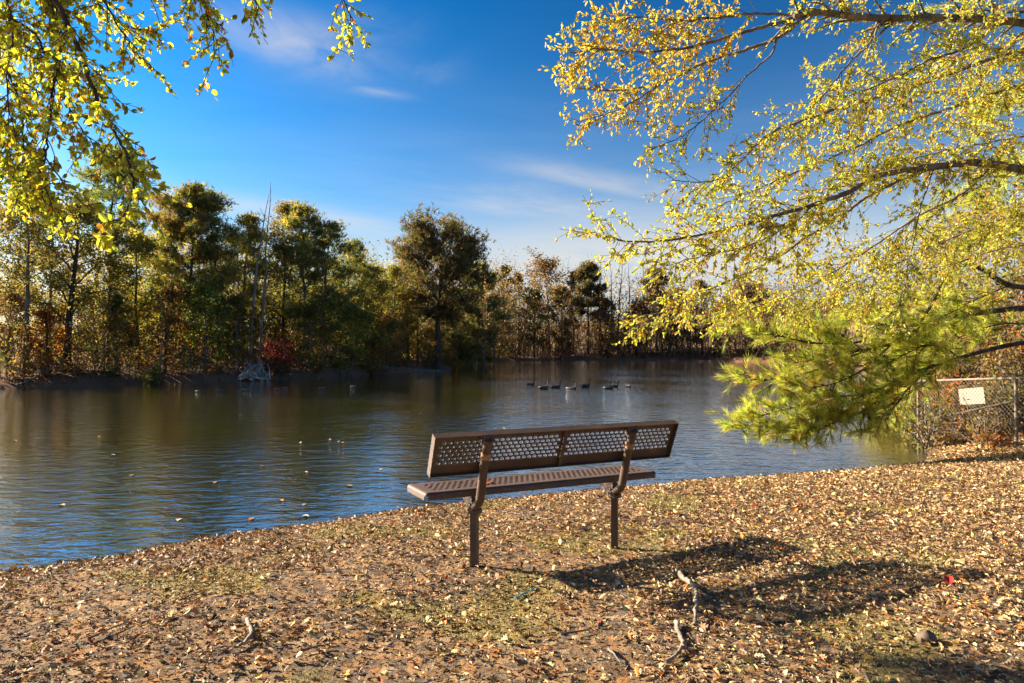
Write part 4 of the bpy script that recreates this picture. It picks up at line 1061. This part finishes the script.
# bigger leaves on the low tip
tip = px_path([(128, 150, 4.15), (133, 185, 4.0), (125, 210, 3.9), (112, 225, 3.85), (100, 232, 3.8)])
leafy_limb(wood, lv, rng, tip, .005, .002, P_NEAR_L[:3] + [(.52, .25, .03, 1.0)], .1, .5, (.1, .26), (.06, .085), .13, droop=-.3, o=to, wl=.62)
tip = px_path([(40, 150, 4.3), (60, 180, 4.15), (78, 200, 4.05), (95, 214, 4.0)])
leafy_limb(wood, lv, rng, tip, .005, .002, P_NEAR_L[:3], .2, .5, (.1, .22), (.055, .08), .14, droop=-.3, o=to, wl=.62)
for i in range(12):
    z0 = rng.uniform(4.6, 8.4); a = i * 2.4; Ln = rng.uniform(1.4, 2.6) * (1 - (z0 - 4.6) / 7)
    b = trunk_l(z0); dv = np.array([math.cos(a), math.sin(a), .25])
    leafy_limb(wood, lv, rng, [b, b + dv * Ln * .5 + [0, 0, .15], b + dv * Ln], .035, .006, P_NEAR_L, .3, .5, (.4, .9), (.05, .085), .18, o=to)
e = empty('hanging_tree', to); wood.build('trunk', M_BARK, e); lv.build('crown', M_LEAF, e, smooth=False)
tag(e, 'bright yellow green leaved tree hanging in from the upper left corner', 'tree')

# right pine over the water
rng = np.random.default_rng(55)
to = np.array([8.95, 11.0, gz(8.95, 11.0)]); wood, lv = MB(), MB()
tk = catmull([[0, 0, -.3], [0, 0, .6], [.05, .05, 2.4], [.0, .1, 4.6], [.1, 0, 7.5], [0, .1, 10.5]], 5)
tube(wood, tk, np.interp(np.linspace(0, 1, len(tk)), [0, .1, .5, 1], [.26, .19, .13, .03]), 12)
P_NDL = [(.46, .52, .08, 4), (.6, .62, .1, 4), (.62, .6, .1, 2.5), (.22, .32, .05, 1.0), (.58, .36, .08, .5)]
P_NDL_OR = [(.45, .5, .08, 3), (.6, .56, .09, 3), (.58, .32, .08, 1.0), (.25, .32, .05, 1)]
def needle_limb(pts, r0, r1, pal, start=.3, gap=.12, shoot=(.25, .6), nl=.15, nn=26, bark_k=8, dr=-.05, dens=1.0):
    P_ = catmull(pts, 7) - to; n = len(P_)
    tube(wood, P_, np.linspace(r0, r1, n), bark_k)
    seg = np.linalg.norm(np.diff(P_, axis=0), axis=1); S = np.concatenate([[0], np.cumsum(seg)]); tot = S[-1]; s = tot * start
    C, D = [P_[-1]], [P_[-1] - P_[-2]]
    while s < tot:
        f = min(max(np.searchsorted(S, s) - 1, 0), n - 2); b = P_[f] + (P_[f + 1] - P_[f]) * ((s - S[f]) / max(seg[f], 1e-6)); T_ = unit(P_[f + 1] - P_[f])
        sd = unit(np.cross(T_, rng.normal(0, 1, 3))); ang = rng.uniform(.5, 1.1)
        Q = limb_path(rng, b, T_ * math.cos(ang) + sd * math.sin(ang) * np.array([1, 1, .6]), rng.uniform(*shoot) * (1 - .3 * s / tot), 5, dr, .12)
        tube(wood, Q, np.linspace(.007, .003, 5), 4, cap=False)
        for i in (2, 3, 4):
            C.append(Q[i]); D.append(Q[i] - Q[i - 1] + [0, 0, .03])
        for j in range(rng.integers(1, 4)):
            W = limb_path(rng, Q[rng.integers(1, 4)], unit(Q[2] - Q[1]) + rng.normal(0, .6, 3), rng.uniform(.12, .28), 4, .1, .1)
            tube(wood, W, np.linspace(.004, .002, 4), 3, cap=False)
            C.append(W[-1]); D.append(W[-1] - W[-2]); C.append(W[-2]); D.append(W[-1] - W[-2])
        s += gap * rng.uniform(.6, 1.5)
    C = np.array(C); D = np.array(D)
    kk = rng.random(len(C)) < dens; C, D = C[kk], D[kk]
    add_needles(lv, rng, C, D, nn, nl, .0065, pick(rng, pal, len(C), .3), .6)
def trunk_p(z):
    i = np.argmin(np.abs(tk[:, 2] + to[2] - z)); return tk[i] + to
PL = [
 ([(1060, 312, 11.0), (1024, 308, 10.8), (985, 312, 10.7), (958, 316, 10.6), (935, 332, 10.5), (908, 346, 10.4), (880, 352, 10.3), (850, 358, 10.2), (810, 366, 10.1), (775, 372, 10.0)], .06, .008, P_NDL, .42, .1, 2.05),
 ([(1060, 290, 11.0), (1010, 285, 10.6), (980, 268, 10.4), (958, 266, 10.3), (942, 282, 10.2), (932, 304, 10.1), (916, 324, 10.0), (880, 326, 9.9), (845, 318, 9.8)], .05, .008, P_NDL, .65, .13, 2.4),
 ([(1060, 345, 11.0), (1015, 352, 10.7), (980, 360, 10.5), (940, 372, 10.3), (900, 386, 10.2), (860, 400, 10.0), (820, 412, 9.9), (780, 422, 9.8), (740, 432, 9.8)], .045, .006, P_NDL, .4, .085, 1.5),
 ([(900, 348, 10.4), (860, 348, 10.3), (830, 352, 10.2), (795, 350, 10.1), (765, 343, 10.1), (735, 336, 10.0), (722, 332, 10.0)], .02, .005, P_NDL, .3, .11, None),
 ([(860, 356, 10.2), (820, 372, 10.1), (785, 384, 10.0), (755, 388, 9.9), (725, 384, 9.9)], .016, .005, P_NDL, .2, .12, None),
 ([(870, 396, 10.0), (830, 418, 9.9), (795, 434, 9.8), (760, 440, 9.7), (722, 438, 9.7)], .016, .005, P_NDL, .1, .085, None),
 ([(900, 386, 10.2), (870, 412, 10.0), (840, 430, 9.8), (805, 442, 9.7), (775, 446, 9.6)], .016, .005, P_NDL_OR, .1, .085, None),
 ([(930, 374, 10.3), (905, 400, 10.0), (885, 418, 9.9), (865, 432, 9.8)], .014, .005, P_NDL_OR, .1, .09, None),
 ([(880, 352, 10.3), (850, 378, 9.9), (820, 392, 9.8), (790, 402, 9.7)], .014, .005, P_NDL_OR, .1, .085, None),
 ([(960, 366, 10.4), (935, 352, 10.2), (905, 362, 10.0), (875, 372, 9.9)], .014, .005, P_NDL, .1, .09, None),
 ([(850, 358, 10.2), (825, 340, 10.1), (805, 328, 10.1), (790, 322, 10.1)], .012, .005, P_NDL, .2, .12, None),
 ([(1010, 285, 10.6), (975, 300, 10.4), (940, 318, 10.3), (900, 330, 10.2), (870, 338, 10.1)], .014, .005, P_NDL, .1, .1, None),
 ([(1040, 325, 11.0), (1000, 332, 10.8), (960, 345, 10.8), (925, 355, 10.8), (890, 366, 10.7)], .014, .005, P_NDL, .15, .1, None),
 ([(985, 312, 10.7), (950, 300, 10.5), (910, 300, 10.4), (870, 308, 10.3), (835, 320, 10.3)], .014, .005, P_NDL, .1, .11, None),
 ([(940, 372, 10.3), (920, 395, 10.5), (900, 412, 10.6), (880, 424, 10.6)], .012, .005, P_NDL_OR, .1, .1, None),
 ([(860, 400, 10.0), (830, 428, 9.9), (815, 440, 9.9), (790, 448, 9.9)], .012, .005, P_NDL, .1, .1, None),
 ([(1090, 100, 10.9), (1040, 88, 10.3), (1005, 100, 9.9), (975, 128, 9.6)], .04, .006, P_NDL, .35, .12, 5.0),
 ([(1090, 170, 10.9), (1030, 165, 10.4), (990, 182, 10.0), (955, 200, 9.7), (925, 222, 9.5)], .04, .006, P_NDL, .4, .13, 3.8),
 ([(1090, 215, 10.9), (1030, 222, 10.6), (985, 238, 10.3), (950, 260, 10.2)], .03, .006, P_NDL, .4, .13, 3.1),
]
for pts, r0, r1, pal, stt, gap, att in PL:
    pp = px_path([(q_[0] + 12 * (q_[0] < 900), q_[1] - 8 * (q_[1] > 330) - 6 * (q_[1] > 400), q_[2]) for q_ in pts])
    if att: pp = [trunk_p(att)] + pp
    needle_limb(pp, r0, r1, pal, stt, gap * .55, nn=22, nl=.15, shoot=(.25, .55), dr=.1)
for i in range(16):
    z0 = rng.uniform(4.6, 10.0); a = i * 2.4 - .6; Ln = rng.uniform(1.5, 2.6) * (1 - (z0 - 4.6) / 8)
    b = trunk_p(z0); dv = np.array([math.cos(a), math.sin(a), .15])
    needle_limb([b, b + dv * Ln * .5, b + dv * Ln + [0, 0, .15]], .035, .006, P_NDL, .35, .2, nn=18, nl=.18)
e = empty('pine_tree', to); wood.build('trunk', M_BARK, e); lv.build('crown', M_NEEDLE, e, smooth=False)
tag(e, 'bright green long needled pine bending low over the water at the right', 'tree')

# growth behind and beside the fence
GR = 'shrubs around the fence'
SR = [(9.2, 14.2, 1.9, .9, P_OLIVE, 1300, 'olive leaved shrub behind the far post of the fence'), (10.2, 15.2, 2.4, 1.1, P_YEL, 1200, 'yellow green shrub behind the white sign'),
      (9.35, 12.4, 2.3, .8, P_ORANGE, 500, 'orange leaved shrub above the sign, behind the fence'), (11.8, 16.5, 3.4, 1.4, P_OLIVE, 1600, 'tall olive shrub behind the fence at the right edge'),
      (13.5, 19.5, 4.2, 1.8, P_TAN, 900, 'tan tall thicket on the right bank beyond the fence'), (8.9, 10.6, .9, .5, P_GREEN, 420, 'green ivy like shrub at the foot of the right pine trunk'),
      (8.3, 12.6, 1.1, .7, P_ORANGE, 420, 'low rust leaved shrub at the waterline behind the fence'), (12.6, 21, 3.2, 1.6, P_OLIVE, 1300, 'olive green thicket beyond the fence nearer the water'), (8.25, 11.6, 1.0, .55, P_OLIVE, 420, 'low olive shrub against the back of the fence below the sign'), (9.6, 16.4, 1.7, 1.0, P_YEL, 900, 'yellowish shrub at the water edge seen through the fence'), (7.25, 11.9, 1.0, .55, P_OLIVE, 110, 'twiggy olive brush in front of the far half of the fence'), (7.45, 10.75, .8, .5, P_TAN, 60, 'bare tan brush in front of the near half of the fence'), (7.35, 11.5, .5, .5, P_BROWN, 60, 'low brown twigs by the waterline in front of the fence'), (7.5, 10.6, .35, .5, P_RUST, 90, 'low rust leaved twigs at the foot of the near fence post'), (7.9, 13.2, 1.3, .6, P_OLIVE, 420, 'olive brush in the shallows left of the far fence post'), (8.55, 12.9, 1.7, .6, P_OLIVE, 500, 'olive shrub close behind the far end of the fence, left of the sign'), (8.95, 13.3, 1.9, .6, P_TAN, 300, 'tan twiggy shrub straight behind the sign'), (8.35, 12.1, .8, .5, P_YEL, 260, 'low yellow leaved shrub touching the fence bottom'), (8.7, 11.7, 1.4, .7, P_BROWN, 300, 'brown twiggy shrub between the fence and the right pine')]
for i, (x, y, H, R, pal, n, lab) in enumerate(SR):
    shrub('shrub', lab, x, y, H, R, pal, int(n * 4.5), .07 if y < 14 else .1, 800 + i, stems=11, group=GR, bark=M_BARK_GREY)
for i, (px, top, d, lab, pal, n) in enumerate(((975, 200, 22, 'pale leaved tree behind the pine boughs right of the fence sign', P_YEL, 2200), (1015, 215, 20, 'tan leaved tree at the right edge behind the fence', P_TAN, 1600),
                                          (935, 235, 30, 'golden tree on the right bank behind the pine boughs', P_GOLD, 2400), (900, 245, 44, 'olive tree farther along the right bank', P_OLIVE, 2200), (1060, 190, 24, 'olive tree cut by the right edge behind the oak', P_OLIVE, 1800))):
    plant_tree('broadleaf_tree', lab, px, top, d, Bd, pal, 1.9, .2, n, .12, .07, seed=950 + i, group='trees of the right bank', bark=M_BARK_GREY)

# ------------------------------------------------------------------ things on the near ground
rng = np.random.default_rng(91)
def ground_stick(name, label, pix, r, mat, cat='branch', lift=.02, group=None, arch=None):
    P_ = []
    for i, (px, py) in enumerate(pix):
        d = 1.40 / (py - HOR) * FPX; x = (px - 512) / FPX * d; P_.append([x, d, gz(x, d) + lift + (arch[i] if arch else 0)])
    P_ = np.array(P_); o = P_[0].copy(); Q = catmull(P_, 5) - o; Q[1:-1] += rng.normal(0, r * .25, (len(Q) - 2, 3))
    q = MB(); tube(q, Q, np.linspace(r, r * .5, len(Q)) * rng.uniform(.85, 1.15, len(Q)), 7, np.array([.3, .25, .19]))
    return tag(q.build(name, mat, loc=tuple(o)), label, cat, group)
ground_stick('fallen_branch', 'pale crooked fallen branch lying across the bench shadow', [(677, 572), (684, 584), (693, 594), (696, 606), (695, 620), (694, 632)], .016, M_BARK_PALE, arch=[0, .01, .03, .03, .01, 0])
ground_stick('fallen_branch', 'bent pale branch on moss at the bottom right of centre', [(675, 628), (679, 640), (683, 652), (676, 660), (665, 668)], .013, M_BARK_PALE)
ground_stick('fallen_branch', 'curved pale root stick in the litter left of the bench posts', [(248, 622), (252, 636), (244, 648), (234, 652)], .012, M_BARK_PALE)
ground_stick('plastic_straw', 'thin turquoise plastic strip on the ground near the left bench post', [(515, 598), (524, 594), (536, 588)], .006, tint_mat('turquoise_plastic', .35, var=0), cat='straw', lift=.015)
so_ = bpy.data.objects[-1] if False else None
for o in COL.objects:
    if o.name.startswith('plastic_straw'):
        a_ = o.data.attributes['tint']; a_.data.foreach_set('color', np.tile([.03, .36, .42, 1], len(a_.data)))
tw = [[(430, 512), (452, 507)], [(90, 640), (130, 622)], [(300, 655), (330, 648)], [(740, 655), (768, 670)], [(608, 655), (620, 668)], [(860, 520), (885, 514)], [(180, 600), (205, 590)], [(560, 640), (590, 634)]]
for pxs in tw:
    ground_stick('twig', 'thin dry twig lying in the leaf litter', pxs, .006, M_BARK_GREY, 'twig', .02, 'twigs on the near ground')
# small roundish leaf or cone piece, shaped like a pebble
q = MB(); u = np.linspace(0, math.pi, 9); v = np.linspace(0, 2 * math.pi, 14, endpoint=False)
V = np.array([[.045 * math.sin(a) * math.cos(b) * (1 + .12 * math.sin(3 * b + a)), .04 * math.sin(a) * math.sin(b), .035 * math.cos(a) * (1 + .1 * math.sin(2 * b))] for a in u for b in v])
F = [[i * 14 + j, (i + 1) * 14 + j, (i + 1) * 14 + (j + 1) % 14, i * 14 + (j + 1) % 14] for i in range(8) for j in range(14)]
q.add(V, F, np.array([.13, .085, .055])); d = 1.4 / (642 - HOR) * FPX; x = (925 - 512) / FPX * d
tag(q.build('lump', M_TINT, loc=(x, d, gz(x, d) + .02)), 'dark roundish bit of litter half sunk in leaves at the lower right', 'lump')

# ------------------------------------------------------------------ sky, sun, camera
world = bpy.data.worlds.new('World'); scene.world = world; world.use_nodes = True
nt = world.node_tree; nt.nodes.clear(); t = NT(nt)
sky = t.n('ShaderNodeTexSky', sky_type='NISHITA', sun_disc=False)
sky.sun_elevation = SUN_EL; sky.sun_rotation = math.atan2(SUN_DIR[0], SUN_DIR[1]); sky.air_density = 1.0; sky.dust_density = 1.3; sky.ozone_density = 3.0
tc = t.n('ShaderNodeTexCoord').outputs['Generated']
sep = t.n('ShaderNodeSeparateXYZ', ins={0: tc})
gm = t.n('ShaderNodeGamma', ins={'Color': t.mixc(1.0, sky.outputs[0], (.14, .14, .14), 'MULTIPLY'), 'Gamma': 1.7})
hs = t.n('ShaderNodeHueSaturation', ins={'Hue': .492, 'Saturation': 1.5, 'Value': 6.6, 'Color': gm.outputs[0]})
base = hs.outputs[0]
def dirof(px, py):
    v_ = np.array([(px - 512) / FPX, 1, -(py - HOR) / FPX]); return v_ / np.linalg.norm(v_)
def dot(v_):
    return t.n('ShaderNodeVectorMath', operation='DOT_PRODUCT', ins={0: tc, 1: tuple(v_)}).outputs['Value']
def cloud(px, py, su, sv, rot, nscale, stretch, thr, dens, seed):
    N_ = dirof(px, py); Uv = unit(np.cross(N_, [0, 0, 1])); Vv = np.cross(Uv, N_)
    c_, s_ = math.cos(rot), math.sin(rot); U2 = Uv * c_ + Vv * s_; V2 = -Uv * s_ + Vv * c_
    u_, v_, f_ = dot(U2), dot(V2), dot(N_)
    r2 = t.math('ADD', t.math('POWER', t.math('ABSOLUTE', t.math('DIVIDE', u_, su)), 2.0), t.math('POWER', t.math('ABSOLUTE', t.math('DIVIDE', v_, sv)), 2.0))
    fall = t.math('MULTIPLY', t.math('EXPONENT', t.math('MULTIPLY', r2, -1.0)), t.math('GREATER_THAN', f_, 0.0))
    cv = t.n('ShaderNodeCombineXYZ', ins={0: t.math('MULTIPLY', u_, stretch), 1: v_, 2: seed})
    nz = t.noise(cv.outputs[0], nscale, 6, .6, .6)
    nm = t.ramp(nz.outputs[0], [(thr, 0.0), (min(.95, thr + .3), 1.0)])
    return t.math('MULTIPLY', t.math('MULTIPLY', fall, nm), dens)
cl = None
for a in ((295, 42, .1, .032, -.12, 14, .45, .3, .5, 1), (345, 38, .07, .03, .2, 15, .4, .35, .25, 2), (378, 91, .04, .007, -.05, 18, .3, .3, .35, 3), (600, 180, .13, .014, -.22, 16, .25, .3, .5, 4),
          (420, 75, .05, .02, .3, 14, .4, .45, .2, 8), (520, 205, .16, .03, -.12, 12, .2, .3, .6, 5), (500, 245, .3, .035, .02, 10, .18, .3, .7, 6), (330, 222, .2, .016, -.12, 14, .15, .32, .6, 7), (620, 262, .4, .06, 0, 8, .25, .2, .75, 9), (180, 260, .3, .05, 0, 9, .2, .3, .4, 10), (640, 215, .2, .03, -.1, 11, .2, .3, .5, 11)):
    q_ = cloud(*a); cl = q_ if cl is None else t.math('MAXIMUM', cl, q_)
vz = t.math('MAXIMUM', sep.outputs[2], 0.0)
vn = t.noise(t.n('ShaderNodeMapping', ins={'Vector': tc, 'Scale': (1.2, 1.2, 9.0)}).outputs[0], 2.2, 5, .6, .5)
veil = t.math('MULTIPLY', t.math('EXPONENT', t.math('MULTIPLY', t.math('POWER', t.math('DIVIDE', vz, .205), 1.8), -1.0)), t.ramp(vn.outputs[0], [(.3, .6), (.7, 1.0)]))
base = t.mixc(veil, base, (3.35, 3.45, 3.55))
skyc = t.mixc(cl, base, (3.5, 3.3, 3.1))
bg = t.n('ShaderNodeBackground', ins={'Color': skyc, 'Strength': .067})
wo = t.n('ShaderNodeOutputWorld'); t.link(bg.outputs[0], wo.inputs[0])

sd = bpy.data.lights.new('sun', 'SUN'); sd.energy = 5.0; sd.angle = math.radians(.5); sd.color = (1, .88, .7)
so = bpy.data.objects.new('sun', sd); COL.objects.link(so); so.rotation_euler = Vector(-SUN_DIR).to_track_quat('-Z', 'Y').to_euler(); so.location = (-20, 8, 15)

cd = bpy.data.cameras.new('camera'); cd.sensor_width = 36; cd.lens = FPX / 1024 * 36; cd.clip_end = 6000; cd.clip_start = .05
co = bpy.data.objects.new('camera', cd); COL.objects.link(co); co.location = (0, 0, CAMZ)
co.rotation_euler = (math.radians(90) + math.atan((HOR - 341.5) / FPX), 0, 0)
scene.camera = co

vs = scene.view_settings; vs.view_transform = 'Standard'; vs.look = 'None'; vs.gamma = 1; vs.use_curve_mapping = False; vs.exposure = 1.88
scene.render.engine = 'CYCLES'
cy = scene.cycles; cy.max_bounces = 8; cy.diffuse_bounces = 5; cy.glossy_bounces = 3; cy.transmission_bounces = 4; cy.transparent_max_bounces = 4
cy.use_denoising = True; cy.caustics_reflective = False; cy.caustics_refractive = False; cy.sample_clamp_indirect = 6
